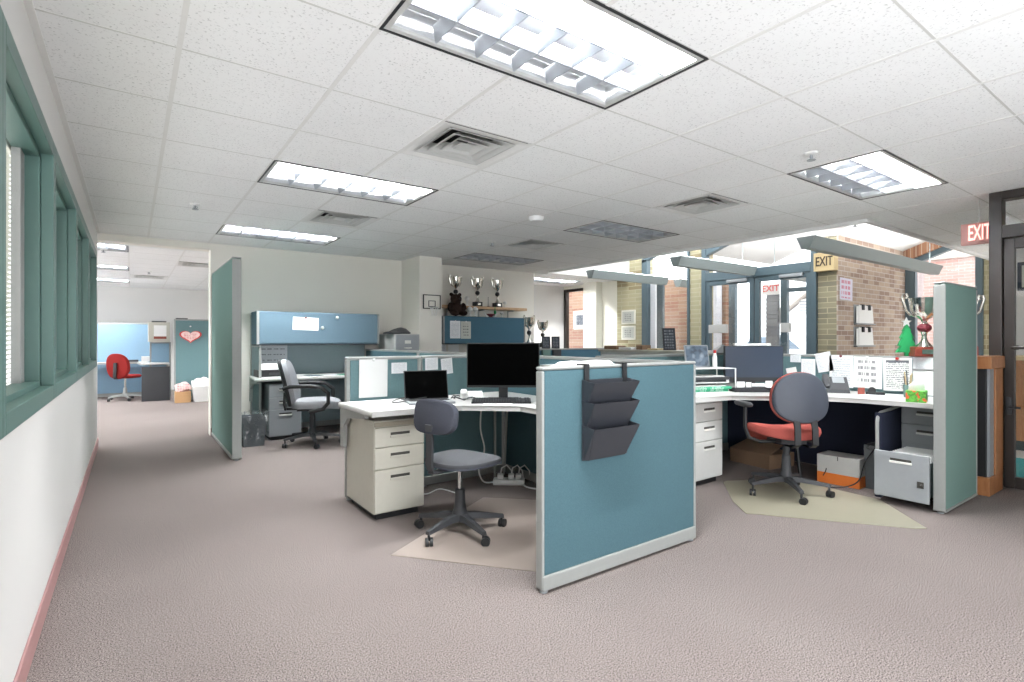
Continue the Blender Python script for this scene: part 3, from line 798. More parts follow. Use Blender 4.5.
# tall ones
partition('tall green partition beside the opening to the far office', 0.85, 5.86, 90, 1.66, 2.02, 'p_green', 'tall_partition', T=0.085, e=0.012, base=0.05, cap=0.012)
partition('tall green partition by the bronze door with the open file drawer behind', 4.52, 1.255, 0, 0.725, 1.60, 'p_green', 'tall_partition', T=0.07, e=0.012, base=0.03, cap=0.012)
# right cubicle
partition('low partition covered with pinned papers behind the right desk', 5.31, 1.30, 90, 2.0, 1.06, 'p_teal', fab2='p_teal')
partition('low partition behind the wire tray and slate monitor', 3.30, 3.33, 0, 1.98, 1.06, 'p_teal')
# farther low partition
partition('low slate partition far behind the centre desk with two black cards on top', 5.10, 6.5, 0, 1.6, 1.06, 'cab_slate')
partition('low teal partition at the far end below the trophies', 3.75, 6.3, 0, 1.25, 1.04, 'p_teal')
# back cubicle
partition('blue grey partition against the back wall under the overhead cabinet', 1.245, 7.49, 0, 1.50, 1.54, 'p_greyblue', e=0.012, cap=0.012)
partition('narrow blue grey side partition at the end of the back desk', 1.262, 6.97, 90, 0.48, 1.12, 'p_greyblue', T=0.03, e=0.01, cap=0.01)

# ================================================================== DESKS AND CABINETS
def worktop(label, pts, loc=(0, 0, 0)):
    t = thing('worktop', label, 'desk', (pts[0][0], pts[0][1], 0), 0, 'office desks')
    p = [(x - pts[0][0], y - pts[0][1]) for x, y in pts]
    MB().prism(p, 0.705, 0.74, 0.012, 3).build('desk_top', 'top', t)
    return t
def bracket(t, x, y, rz, mat='frame'):
    """cantilever bracket: deep at the back, tapering to the front (local -y)"""
    mt = Matrix.Translation((x, y, 0)) @ Matrix.Rotation(R(rz), 4, 'Z') @ Matrix.Rotation(R(90), 4, 'Y') @ Matrix.Rotation(R(0), 4, 'Z')
    mb = MB()
    prof = [(0, 0.704), (-0.50, 0.704), (-0.50, 0.675), (-0.16, 0.64), (-0.075, 0.58), (-0.06, 0.42), (0, 0.42)]
    mz = Matrix.Translation((x, y, 0)) @ Matrix.Rotation(R(rz), 4, 'Z')
    ring = lambda dx: [tuple(mz @ Vector((dx, a, b))) for a, b in prof]
    mb.loft([ring(-0.014), ring(0.014)])
    return mb.build('bracket', mat, t, smooth=False)
def pedestal(label, x, y, rz, W=0.38, D=0.56, H=0.66, mat='putty', fronts=(0.15, 0.15, 0.30), openk=None, opend=0.0, z0=0.045, pencil=False, name='drawer_pedestal'):
    """origin: middle of the front at the floor; front faces local -y"""
    t = thing(name, label, 'cabinet', (x, y, 0), rz, 'drawer pedestals')
    w = W / 2
    MB().box(-w, w, 0.012, D, z0, H, 0.004).build('body', mat, t, smooth=False)
    MB().box(-w + 0.03, w - 0.03, 0.04, D - 0.03, 0.0, z0 + 0.002).build('plinth', 'black', t, smooth=False)
    z = H - 0.008
    if pencil:
        MB().box(-w + 0.004, w - 0.004, 0.0, 0.02, z - 0.03, z, 0.003).build('pencil_tray', 'kraft_p', t, smooth=False); z -= 0.036
    tot = sum(fronts); sc = (z - z0 - 0.004) / tot
    for k, hh in enumerate(fronts):
        hh *= sc
        dy = -opend if openk == k else 0.0
        d = MB().box(-w + 0.003, w - 0.003, dy - 0.004, dy + 0.016, z - hh + 0.005, z, 0.004).build('drawer', mat, t, smooth=False)
        if openk == k:
            MB().box(-w + 0.02, -w + 0.03, dy + 0.016, 0.02, z - hh + 0.03, z - 0.06).box(w - 0.03, w - 0.02, dy + 0.016, 0.02, z - hh + 0.03, z - 0.06).box(-w + 0.02, w - 0.02, dy + 0.016, 0.02, z - hh + 0.03, z - hh + 0.04).build('drawer_box', mat, d, smooth=False)
            fl = MB()
            for q in range(int(opend / 0.022)):
                yy = dy + 0.03 + q * 0.022
                fl.box(-w + 0.035, w - 0.035 - (q % 3) * 0.02, yy, yy + 0.012, z - hh + 0.05, z - 0.035 - (q % 2) * 0.008)
            fl.build('hanging_files', 'paper', d, smooth=False)
        hz = z - min(0.055, hh * 0.36)
        hw = W * 0.19
        MB().box(-hw, hw, dy - 0.0065, dy - 0.002, hz - 0.013, hz + 0.013).build('handle_recess', 'slot', d, smooth=False)
        MB().box(-hw - 0.004, hw + 0.004, dy - 0.011, dy - 0.003, hz - 0.021, hz - 0.005, 0.002).build('handle_lip', 'lip' if mat != 'putty' else mat, d, smooth=False)
        z -= hh
    for sx in (-w + 0.06, w - 0.06):
        for sy in (0.07, D - 0.07):
            pass
    return t

# centre desk
dk = worktop('corner desk of the centre cubicle with laptop and large black monitor', [(1.235, 3.24), (1.88, 3.22), (2.19, 2.95), (2.19, 2.01), (2.715, 2.01), (2.715, 3.915), (1.235, 3.915)])
bracket(dk, 0.03, 0.675, 0)
MB().cyl((1.27, 0.50, 0.0), (1.27, 0.50, 0.705), 0.011, seg=12).tube([(1.33, 0.40, 0.705), (1.40, 0.55, 0.03)], 0.010, 8).build('support_leg', 'frame_d', dk)
pedestal('putty three drawer pedestal under the left end of the centre desk', 1.475, 3.355, 0, 0.36, 0.55, 0.66, 'putty', (0.14, 0.15, 0.30), pencil=True)
# right desk
dk = worktop('corner desk of the right cubicle under the pinned papers', [(3.32, 3.295), (3.32, 2.55), (4.02, 2.50), (4.56, 1.96), (4.63, 1.80), (4.63, 1.295), (5.275, 1.295), (5.275, 3.295)])
MB().prism([(1.31, -1.61), (1.31, -1.65), (1.90, -1.65), (1.90, -1.61)], 0.0, 0.64).build('end_panel', 'p_dark', dk, smooth=False)
MB().tube([(1.30, -1.63, 0.02), (1.30, -1.63, 0.57), (1.31, -1.63, 0.605), (1.335, -1.63, 0.628), (1.37, -1.63, 0.64), (1.90, -1.63, 0.672)], 0.013, 8).build('end_trim', 'frame', dk)
MB().box(0.98, 1.93, 0.725, 0.738, 0.02, 0.70).box(1.93, 1.943, -1.60, 0.738, 0.02, 0.70).build('underdesk_shade', 'p_dark', dk, smooth=False)  # added navy sheets that paint in the shade under the desk
MB().cyl((1.42, -1.0, 0.0), (1.46, -0.9, 0.704), 0.014, seg=10).build('support_leg', 'black', dk)
pedestal('light grey drawer pedestal beside the front blue partition', 3.885, 2.62, 0, 0.38, 0.55, 0.685, 'steel_w', (0.15, 0.16, 0.31))
p = pedestal('grey drawer pedestal with its bottom file drawer pulled out', 5.00, 1.465, -90, 0.34, 0.27, 0.69, 'steel', (0.145, 0.145, 0.33), 2, 0.525, z0=0.05)
tag(MB().box(-0.018, 0.018, -0.002, 0.002, -0.022, 0.022).box(-0.02, -0.016, -0.004, 0.004, -0.022, 0.022).ball((0.006, -0.004, 0), 0.008).build('drawer_sticker', 'slot', smooth=False), 'small square sticker on the open grey file drawer front', 'sticker')
s = bpy.data.objects['drawer_sticker']; s.location = (4.4675, 1.345, 0.185); s.rotation_euler = (0, 0, R(-90))
# back desk
dk = worktop('grey desk against the back wall under the blue overhead cabinet', [(1.17, 6.79), (1.24, 6.75), (2.70, 6.75), (2.70, 7.45), (1.22, 7.45)])
bracket(dk, 0.06, 0.62, 0, 'frame_d')
pedestal('grey three drawer pedestal under the back desk beside the bagged bin', 1.505, 6.77, 0, 0.37, 0.55, 0.67, 'steel', (0.15, 0.14, 0.31))

# overhead cabinets
def overhead(label, x0, x1, y, z0, z1, fab, D=0.36):
    t = thing('overhead_cabinet', label, 'cabinet', ((x0 + x1) / 2, y, z0), 0, 'overhead cabinets')
    w = (x1 - x0) / 2; h = z1 - z0
    MB().box(-w, w, 0.02, D, 0, h, 0.006).build('body', fab, t, smooth=False)
    MB().box(-w + 0.03, w - 0.025, -0.002, 0.02, 0.012, h - 0.01, 0.006).build('flip_door', fab, t, smooth=False)
    for a, b in ((-w, -w + 0.03), (w - 0.025, w)): MB().box(a, b, -0.006, 0.03, 0, h, 0.004).build('end_trim', 'frame', t, smooth=False)
    MB().box(-w, w, 0.0, D, -0.012, 0.0).build('bottom_rail', 'dark', t, smooth=False)
    return t
overhead('light blue overhead cabinet with a pinned sheet and two white magnets', 1.25, 2.82, 7.12, 1.14, 1.555, 'cab_blue')
overhead('slate blue overhead cabinet below the trophy shelf with two pinned sheets', 3.84, 5.40, 7.15, 1.14, 1.565, 'cab_slate')
# wooden trophy shelf
t = thing('trophy_shelf', 'light wooden wall shelf carrying a row of silver trophies', 'shelf', (4.72, 7.35, 1.70))
MB().box(-0.80, 0.86, -0.02, 0.20, 0, 0.045, 0.004).build('board', 'pine', t)
for sx in (-0.6, 0.0, 0.6): MB().box(sx - 0.01, sx + 0.01, 0.02, 0.20, -0.02, 0.0).box(sx - 0.01, sx + 0.01, 0.18, 0.20, -0.14, 0.0).build('shelf_bracket', 'steel_w', t, smooth=False)
# file cabinet against the pier
t = thing('file_cabinet', 'light grey file cabinet with dark cloth on top beside the wall pier', 'cabinet', (3.115, 6.83, 0))
MB().box(-0.185, 0.185, 0.012, 0.6, 0.0, 1.28, 0.005).build('body', 'steel_w', t, smooth=False)
for k in range(4):
    z1 = 1.265 - k * 0.31
    d = MB().box(-0.172, 0.172, -0.008, 0.014, z1 - 0.295, z1, 0.005).build('drawer', 'steel', t, smooth=False)
    MB().box(-0.045, 0.045, -0.014, -0.006, z1 - 0.12, z1 - 0.075, 0.002).build('label_holder', 'lip', d, smooth=False)
    MB().tube([(-0.05, -0.008, z1 - 0.18), (-0.045, -0.035, z1 - 0.18), (0.045, -0.035, z1 - 0.18), (0.05, -0.008, z1 - 0.18)], 0.007, 8).build('pull', 'lip', d)
def cloth(a, b, x):
    return x
t = MB().cushion(0.20, 0.16, [(1.0, 0.0), (1.04, 0.012), (0.9, 0.03), (0.72, 0.05), (0.4, 0.062), (0.05, 0.066)], 2.2, 40, bend=lambda x, y, z: (x + 0.02 * math.sin(21 * y), y + 0.015 * math.sin(18 * x), z * (1 + 0.5 * math.sin(14 * x + 9 * y)) + 0.002)).build('folded_cloth', 'dark', loc=(3.03, 7.0, 1.28))
tag(t, 'dark crumpled cloth lying on the grey file cabinet', 'cloth')

# ================================================================== CHAIRS
def star_base(t, n=5, Rr=0.29, rot=0.0, mat='dark', hub=0.10, colz=0.40, gas='chrome', gasr=0.014, sleeve=0.27):
    MB().lathe([(0.028, hub - 0.03), (0.045, hub - 0.025), (0.048, hub + 0.02), (0.036, hub + 0.05), (0.03, sleeve), (0.022, sleeve + 0.004)], 0, 0, 20).build('column', mat, t)
    MB().cyl((0, 0, sleeve - 0.02), (0, 0, colz), gasr, seg=14).build('gas_lift', gas, t)
    for k in range(n):
        a = rot + 2 * PI * k / n
        ca, sa = math.cos(a), math.sin(a)
        def ring(r, w, z0, z1): return [(r * ca + w * sa, r * sa - w * ca, z0), (r * ca - w * sa, r * sa + w * ca, z0), (r * ca - w * 0.7 * sa, r * sa + w * 0.7 * ca, z1), (r * ca + w * 0.7 * sa, r * sa - w * 0.7 * ca, z1)]
        lg = MB().loft([ring(0.02, 0.03, hub - 0.025, hub + 0.02), ring(0.1, 0.026, hub - 0.02, hub + 0.015), ring(Rr - 0.03, 0.018, hub - 0.035, hub - 0.012), ring(Rr + 0.012, 0.016, hub - 0.04, hub - 0.02)]).build('leg', mat, t)
        b = a + 0.9
        cb, sb = math.cos(b), math.sin(b)
        cx, cy = Rr * ca + 0.014 * cb, Rr * sa + 0.014 * sb
        m = MB()
        for s in (-1, 1):
            ox, oy = -sb * 0.013 * s, cb * 0.013 * s
            m.cyl((cx + ox * 0.35, cy + oy * 0.35, 0.026), (cx + ox * 1.6, cy + oy * 1.6, 0.026), 0.026, seg=16)
        m.cyl((Rr * ca, Rr * sa, 0.03), (Rr * ca, Rr * sa, hub - 0.03), 0.008, seg=8)
        m.build('caster', 'black', lg)
# centre task chair
def c_task():
    t = thing('task_chair', 'small grey armless task chair on the mat in the centre cubicle', 'chair', (1.665, 2.878, 0), 14)
    star_base(t, 5, 0.27, R(40), 'dark', 0.105, 0.42, 'chrome', 0.013, 0.27)
    MB().box(-0.09, 0.09, -0.10, 0.10, 0.405, 0.425, 0.006).box(-0.24, -0.05, -0.025, 0.025, 0.405, 0.42, 0.004).build('seat_plate', 'dark', t, smooth=False)
    MB().cushion(0.225, 0.215, [(0.9, -0.020), (0.985, -0.016), (1.0, -0.004), (0.985, 0.006), (0.9, 0.015), (0.6, 0.020), (0.2, 0.021)], 2.7, 48, (0.03, 0, 0.458), bend=lambda x, y, z: (x, y, z - 0.35 * max(0, x - 0.10) ** 2 * 3 - 0.25 * y * y * 0)).build('seat', 'chair_grey', t)
    MB().cushion(0.222, 0.212, [(0.9, -0.010), (1.0, -0.006), (1.0, 0.006), (0.9, 0.008)], 2.7, 48, (0.03, 0, 0.438), bend=lambda x, y, z: (x, y, z - 0.35 * max(0, x - 0.10) ** 2 * 3)).build('seat_shell', 'shell', t)
    # back bar
    m = MB()
    m.loft([[(x - 0.008, -0.026, z), (x - 0.008, 0.026, z), (x + 0.008, 0.026, z), (x + 0.008, -0.026, z)] for x, z in ((-0.20, 0.412), (-0.235, 0.425), (-0.25, 0.46), (-0.245, 0.60), (-0.255, 0.70))])
    m.build('back_bar', 'dark', t)
    mt = Matrix.Translation((-0.225, 0, 0.745)) @ Matrix.Rotation(R(6), 4, 'Y') @ Matrix(((0, 0, 1, 0), (1, 0, 0, 0), (0, 1, 0, 0), (0, 0, 0, 1)))
    MB().cushion(0.178, 0.102, [(0.9, -0.03), (0.98, -0.026), (1.0, -0.01), (1.0, 0.005), (0.95, 0.022), (0.75, 0.034), (0.3, 0.038)], 3.2, 48, bend=lambda x, y, z: (x, y, z + 1.0 * x * x), mtx=mt).build('backrest', 'chair_back', t)
    MB().tube([(0.0, 0.08, 0.405), (-0.02, 0.16, 0.38), (-0.03, 0.195, 0.355)], 0.006, 8).ball((-0.035, 0.205, 0.345), 0.012, 0.016, 0.018).build('height_lever', 'white', t)
c_task()
# right chair
def c_red():
    t = thing('office_chair', 'red office chair with dark shell back and black arm in the right cubicle', 'chair', (4.16, 2.122, 0), 56)
    star_base(t, 5, 0.29, R(99), 'dark', 0.12, 0.42, 'dark', 0.024, 0.30)
    MB().box(-0.11, 0.11, -0.10, 0.10, 0.40, 0.448, 0.006).build('seat_plate', 'dark', t, smooth=False)
    MB().cushion(0.265, 0.25, [(0.88, -0.035), (0.97, -0.03), (1.0, -0.01), (0.99, 0.012), (0.93, 0.03), (0.7, 0.04), (0.2, 0.042)], 2.5, 48, (0.06, 0, 0.478), bend=lambda x, y, z: (x, y, z - 2.4 * max(0, x - 0.12) ** 2 + 0.5 * y * y)).build('seat', 'chair_red', t)
    for s in (-0.065, 0.065):
        MB().loft([[(x - 0.007, s - 0.022, z), (x - 0.007, s + 0.022, z), (x + 0.007, s + 0.022, z), (x + 0.007, s - 0.022, z)] for x, z in ((-0.10, 0.40), (-0.23, 0.40), (-0.275, 0.43), (-0.272, 0.54), (-0.250, 0.62))]).build('back_bar', 'black', t)
    B = Matrix(((0, 0, 1, 0), (1, 0, 0, 0), (0, 1, 0, 0), (0, 0, 0, 1)))
    mt = Matrix.Translation((-0.215, 0, 0.768)) @ Matrix.Rotation(R(8), 4, 'Y') @ B
    bd = lambda x, y, z: (x, y, z + 0.9 * x * x)
    MB().cushion(0.212, 0.188, [(0.9, -0.03), (0.98, -0.024), (1.0, -0.01), (0.985, -0.002)], 2.25, 48, taper=0.06, bend=bd, mtx=mt).build('back_shell', 'shell', t)
    MB().cushion(0.217, 0.193, [(0.985, -0.004), (1.0, 0.004), (0.99, 0.022), (0.9, 0.04), (0.5, 0.05), (0.1, 0.05)], 2.25, 48, taper=0.06, bend=bd, mtx=mt).build('backrest', 'chair_red', t)
    a = MB().tube([(-0.02, 0.10, 0.41), (-0.02, 0.22, 0.412), (-0.01, 0.30, 0.44), (0.0, 0.325, 0.52), (0.0, 0.325, 0.685)], 0.014, 10).build('arm_post', 'black', t)
    MB().cushion(0.12, 0.04, [(0.85, -0.016), (1.0, -0.006), (1.0, 0.006), (0.85, 0.016)], 2.6, 32, (0.03, 0.325, 0.698)).build('arm_pad', 'dark', a)
    MB().tube([(0, -0.1, 0.41), (0.02, -0.2, 0.40), (0.02, -0.24, 0.395)], 0.007, 8).build('height_lever', 'black', t)
c_red()
# grey chair of the back desk
def c_grey():
    t = thing('armchair', 'grey office armchair with black loop arms at the back desk', 'chair', (1.69, 6.29, 0), -22)
    star_base(t, 5, 0.31, R(-5), 'dark', 0.12, 0.42, 'dark', 0.026, 0.32)
    MB().box(-0.15, 0.15, -0.13, 0.13, 0.395, 0.42, 0.008).build('seat_plate', 'black', t, smooth=False)
    MB().cushion(0.27, 0.245, [(0.9, -0.045), (0.98, -0.04), (1.0, -0.015), (1.0, 0.015), (0.95, 0.04), (0.7, 0.052), (0.2, 0.054)], 3.0, 48, (0.05, 0, 0.475), bend=lambda x, y, z: (x, y, z - 1.2 * max(0, x - 0.16) ** 2)).build('seat', 'chair_light', t)
    B = Matrix(((0, 0, 1, 0), (1, 0, 0, 0), (0, 1, 0, 0), (0, 0, 0, 1)))
    mt = Matrix.Translation((-0.265, 0, 0.715)) @ Matrix.Rotation(R(-13), 4, 'Y') @ B
    bd = lambda x, y, z: (x, y, z + 0.6 * x * x)
    MB().cushion(0.235, 0.265, [(0.9, -0.02), (1.0, -0.01), (1.0, 0.02), (0.95, 0.045), (0.7, 0.062), (0.2, 0.066)], 3.2, 48, taper=0.10, bend=bd, mtx=mt).build('backrest', 'chair_light', t)
    MB().cushion(0.245, 0.275, [(0.88, -0.045), (0.99, -0.036), (1.0, -0.008), (0.98, -0.004)], 3.2, 48, taper=0.10, bend=bd, mtx=mt).build('back_shell', 'black', t)
    for s in (-1, 1):
        MB().tube([(-0.27, s * 0.25, 0.66), (-0.2, s * 0.275, 0.685), (0.0, s * 0.285, 0.69), (0.12, s * 0.285, 0.675), (0.20, s * 0.285, 0.61), (0.20, s * 0.28, 0.5), (0.14, s * 0.26, 0.43), (0.0, s * 0.24, 0.40)], 0.022, 10).build('arm', 'black', t)
    MB().box(-0.30, 0.1, -0.03, 0.03, 0.40, 0.425, 0.006).loft([[(x - 0.01, -0.05, z), (x - 0.01, 0.05, z), (x + 0.01, 0.05, z), (x + 0.01, -0.05, z)] for x, z in ((-0.28, 0.40), (-0.30, 0.47), (-0.29, 0.6))]).build('back_bar', 'black', t)
c_grey()
# red chair in the far office
def c_far():
    t = thing('swivel_chair', 'bright red swivel chair at the desk in the far office', 'chair', (-0.10, 13.05, 0), 55)
    star_base(t, 5, 0.29, R(10), 'frame_d', 0.10, 0.44, 'chrome', 0.02, 0.24)
    MB().cushion(0.23, 0.22, [(0.9, -0.03), (1.0, -0.01), (1.0, 0.012), (0.9, 0.03), (0.3, 0.036)], 2.6, 40, (0.05, 0, 0.47)).build('seat', 'chair_red2', t)
    B = Matrix(((0, 0, 1, 0), (1, 0, 0, 0), (0, 1, 0, 0), (0, 0, 0, 1)))
    MB().cushion(0.225, 0.25, [(0.9, -0.03), (1.0, -0.01), (1.0, 0.012), (0.9, 0.03), (0.3, 0.036)], 2.3, 40, bend=lambda x, y, z: (x, y, z + 0.8 * x * x), mtx=Matrix.Translation((-0.23, 0, 0.68)) @ Matrix.Rotation(R(-6), 4, 'Y') @ B).build('backrest', 'chair_red2', t)
    MB().loft([[(x - 0.01, -0.03, z), (x - 0.01, 0.03, z), (x + 0.01, 0.03, z), (x + 0.01, -0.03, z)] for x, z in ((-0.05, 0.43), (-0.25, 0.43), (-0.285, 0.47), (-0.27, 0.75))]).build('back_bar', 'black', t)
c_far()

# ---- chair mats
def mat_obj(label, pts, mat):
    o = MB().prism([(x - pts[0][0], y - pts[0][1]) for x, y in pts], 0.0, 0.004, 0.0015, 1).build('chair_mat', mat, loc=(pts[0][0], pts[0][1], 0.0005))
    tag(o, label, 'mat', 'chair mats')
mat_obj('beige chair mat under the small grey task chair', [(1.17, 2.79), (1.66, 2.20), (1.80, 2.05), (2.45, 2.05), (2.52, 3.05), (2.17, 3.40)], 'mat')
mat_obj('olive beige chair mat under the red office chair', [(3.44, 2.03), (3.50, 1.97), (3.56, 1.88), (4.04, 1.24), (4.10, 1.20), (4.55, 1.62), (4.60, 2.30), (4.10, 2.60), (4.03, 2.58), (3.62, 2.24)], 'mat_r')

# ================================================================== THINGS ON AND ROUND THE DESKS
def monitor(label, x, y, rz, w, zb, zt, screen, bez=0.008, chin=0.018, desk=0.74):
    t = thing('computer_monitor', label, 'monitor', (x, y, desk), rz)
    zb -= desk; zt -= desk
    MB().box(-w / 2, w / 2, -0.002, 0.035, zb, zt, 0.006).build('casing', 'black', t, smooth=False)
    MB().box(-w / 2 + bez, w / 2 - bez, -0.004, -0.001, zb + chin, zt - bez).build('screen', screen, t, smooth=False)
    MB().box(-0.035, 0.035, 0.04, 0.07, 0.01, (zb + zt) / 2, 0.006).box(-0.05, 0.05, 0.03, 0.05, (zb + zt) / 2 - 0.06, (zb + zt) / 2 + 0.06, 0.004).build('stand', 'black', t, smooth=False)
    MB().box(-0.12, 0.12, -0.04, 0.14, 0.0, 0.012, 0.005).build('stand_base', 'black', t, smooth=False)
    return t
monitor('large black monitor with blank screen on the centre desk', 2.285, 3.30, -35.6, 0.552, 0.838, 1.176, 'blackm')
monitor('slate blue monitor with paper notes along its foot on the right desk', 4.768, 2.735, -35.6, 0.555, 0.80, 1.142, 'slate', 0.008, 0.045)
t = thing('laptop', 'open black laptop with blank screen on the left of the centre desk', 'laptop', (1.765, 3.485, 0.74), -16)
MB().box(-0.165, 0.165, -0.11, 0.115, 0.0, 0.018, 0.005).build('keyboard_base', 'steel', t, smooth=False)
MB().box(-0.165, 0.165, 0.0, 0.008, 0.0, 0.222, 0.003).build('lid', 'dark', t, smooth=False, loc=(0, 0.115, 0.014), rot=(R(-16), 0, 0))
MB().box(-0.158, 0.158, -0.003, 0.0, 0.008, 0.215).build('screen', 'blackm', t, smooth=False, loc=(0, 0.115, 0.014), rot=(R(-16), 0, 0))
k = MB()
for r_ in range(5):
    for c_ in range(13): k.box(-0.145 + c_ * 0.0225, -0.126 + c_ * 0.0225, -0.01 + r_ * 0.021, 0.008 + r_ * 0.021, 0.018, 0.021)
k.build('keys', 'black', t, smooth=False)
def keyboard(label, x, y, rz, w=0.43, d=0.13):
    t = thing('keyboard', label, 'keyboard', (x, y, 0.74), rz)
    MB().loft([[(-w / 2, -d / 2, 0.0), (-w / 2, d / 2, 0.0), (-w / 2, d / 2, 0.026), (-w / 2, -d / 2, 0.012)], [(w / 2, -d / 2, 0.0), (w / 2, d / 2, 0.0), (w / 2, d / 2, 0.026), (w / 2, -d / 2, 0.012)]]).build('case', 'black', t, smooth=False)
    k = MB()
    for r_ in range(6):
        y0 = -d / 2 + 0.008 + r_ * (d - 0.016) / 6
        z0 = 0.0125 + (y0 + d / 2) / d * 0.014
        for c_ in range(22):
            if c_ in (15, 19): continue
            x0 = -w / 2 + 0.01 + c_ * (w - 0.02) / 22
            k.box(x0, x0 + 0.016, y0, y0 + 0.015, z0, z0 + 0.008)
    k.build('keys', 'dark', t, smooth=False)
keyboard('black keyboard in front of the large black monitor', 2.20, 3.20, -35)
keyboard('keyboard in front of the slate blue monitor', 4.50, 2.56, -36)
t = thing('computer_mouse', 'black mouse to the right of the centre keyboard', 'mouse', (2.44, 3.03, 0.74), -30)
MB().cushion(0.03, 0.052, [(0.9, 0.0), (1.0, 0.008), (0.9, 0.024), (0.5, 0.034), (0.1, 0.036)], 2.4, 24).build('body', 'black', t)
MB().cyl((-0.004, 0.03, 0.032), (0.004, 0.03, 0.032), 0.008, seg=10).build('wheel', 'dark', t)
t = thing('desk_phone', 'white desk phone tangled in its cord left of the centre keyboard', 'phone', (2.14, 3.52, 0.74), -30)
MB().loft([[(-0.09, -0.08, 0), (0.09, -0.08, 0), (0.09, 0.09, 0), (-0.09, 0.09, 0)], [(-0.085, -0.075, 0.02), (0.085, -0.075, 0.02), (0.085, 0.085, 0.055), (-0.085, 0.085, 0.055)]]).build('body', 'white', t, smooth=False)
MB().box(-0.085, -0.035, -0.09, 0.1, 0.045, 0.07, 0.012, 3).build('handset', 'white', t, loc=(0, 0, 0))
MB().tube([(-0.06 + 0.11 * math.cos(a * 0.5) * (1 - a / 60), -0.05 + 0.09 * math.sin(a * 0.5), 0.008 + 0.02 * abs(math.sin(a))) for a in range(26)], 0.004, 6).build('cord', 'dark', t)
t = tag(MB().tube([(0.12 * math.cos(a * 0.35) + a * 0.004, 0.05 * math.sin(a * 0.35), 0.004 + 0.025 * (0.5 + 0.5 * math.sin(a * 0.5))) for a in range(30)], 0.0035, 6).build('cable', 'dark', loc=(1.62, 3.62, 0.742)), 'thin dark cable coiled on the centre desk left of the laptop', 'cable')

# loose sheets on desks
def flat(label, x, y, rz, w, h, mat='paper', z=0.7405, name='paper_sheet', group='loose sheets on the desks', cat='paper', th=0.0012):
    o = MB().box(-w / 2, w / 2, -h / 2, h / 2, 0, th).build(name, mat, smooth=False, loc=(x, y, z), rot=(0, 0, R(rz)))
    return tag(o, label, cat, group)
flat('white sheet lying at the far left end of the centre desk', 1.37, 3.73, 5, 0.22, 0.28, 'pr_faint')
flat('white sheet lying in front of the laptop nearest the putty drawers', 1.50, 3.42, -8, 0.28, 0.21, 'pr_faint')
flat('white sheet between the task chair backrest and the desk edge', 1.76, 3.30, 10, 0.20, 0.10)
flat('white sheet in front of the centre keyboard', 2.12, 3.13, -36, 0.21, 0.12)
flat('white slip with a pencil line by the front edge of the centre desk', 2.23, 2.97, -50, 0.14, 0.10, 'pr_faint')
flat('dark sheet beside the printer on the back desk', 1.90, 7.0, 3, 0.2, 0.2, 'car_glass')
flat('pale sheet in the middle of the back desk', 2.10, 6.95, 12, 0.28, 0.2, 'pr_faint')
flat('green folder lying on the back desk', 2.38, 7.0, -4, 0.36, 0.24, 'pr_green')
flat('white sheet on the right desk in front of the phone', 4.80, 2.22, -60, 0.21, 0.28)
flat('white sheets on the right desk beside the pencil cup', 4.98, 1.78, -85, 0.24, 0.24, 'pr_faint')
flat('white sheet on the right desk under the wire tray', 4.05, 2.66, -20, 0.28, 0.2)
flat('white sheet at the left front edge of the right desk', 3.80, 2.66, -10, 0.21, 0.16)

# pinned sheets; faces local -y
def pinned(label, x, y, z, rz, w, h, mat='paper', tilt=0.0, name='pinned_sheet', group='sheets pinned to the partitions', cat='paper', pin=None):
    """z is the middle of the sheet"""
    t = thing(name, label, cat, (x, y, z), rz, group)
    MB().box(-w / 2, w / 2, -0.0012, 0.0008, -h / 2, h / 2).build('sheet', mat, t, smooth=False, rot=(0, R(tilt), 0))
    if pin:
        MB().ball((0, -0.009, h / 2 - 0.005), 0.013, 0.009, 0.013, 12, 6).build('magnet', pin, t)
    return t
Y1 = 3.916
pinned('large white sheet pinned by a round magnet on the partition left of the laptop', 1.505, Y1, 0.905, 0, 0.225, 0.29, 'paper', 0.5, pin='white')
pinned('small white card pinned right of the large white sheet', 1.715, Y1, 0.977, 0, 0.13, 0.085, 'pr_faint')
pinned('small white card pinned left of the pair above the laptop', 1.998, Y1, 1.003, 0, 0.115, 0.10, 'pr_faint', -1)
pinned('small tilted white card pinned nearest the large black monitor', 2.14, Y1, 0.98, 0, 0.105, 0.13, 'pr_faint', -5)
X1 = 5.275
def pr(label, yc, zc, w, h, mat, tilt=0, pin=None): return pinned(label, X1, yc, zc, -90, w, h, mat, tilt, pin=pin)
pr('tilted white note pinned above the telephone, overlapping its neighbour', 2.335, 0.99, 0.14, 0.18, 'pr_faint', -12)
pr('white sheet pinned behind the telephone with a tiny dark pin', 2.19, 0.91, 0.20, 0.29, 'pr_faint', 0, 'maroon')
pr('white calendar sheet with twelve small month blocks', 1.975, 0.91, 0.225, 0.275, 'pr_cal', 1, 'white')
pr('white schedule sheet with a dark header held by a red magnet', 1.75, 0.905, 0.21, 0.28, 'pr_table', -1, 'red')
pr('pale sheet pinned at the left end behind the shell of the red chair', 2.48, 0.935, 0.13, 0.16, 'pr_faint')
pr('small white slip pinned right of the slate monitor', 2.60, 1.015, 0.10, 0.07, 'pr_faint')
pr('small tilted slip pinned low beside the slate monitor', 2.64, 0.90, 0.10, 0.05, 'paper', -12)
pr('blue bordered white sheet pinned behind the tissue box, upper', 1.57, 1.0, 0.14, 0.11, 'pr_faint')
pr('white sheet pinned behind the tissue box, lower', 1.565, 0.85, 0.15, 0.21, 'paper')
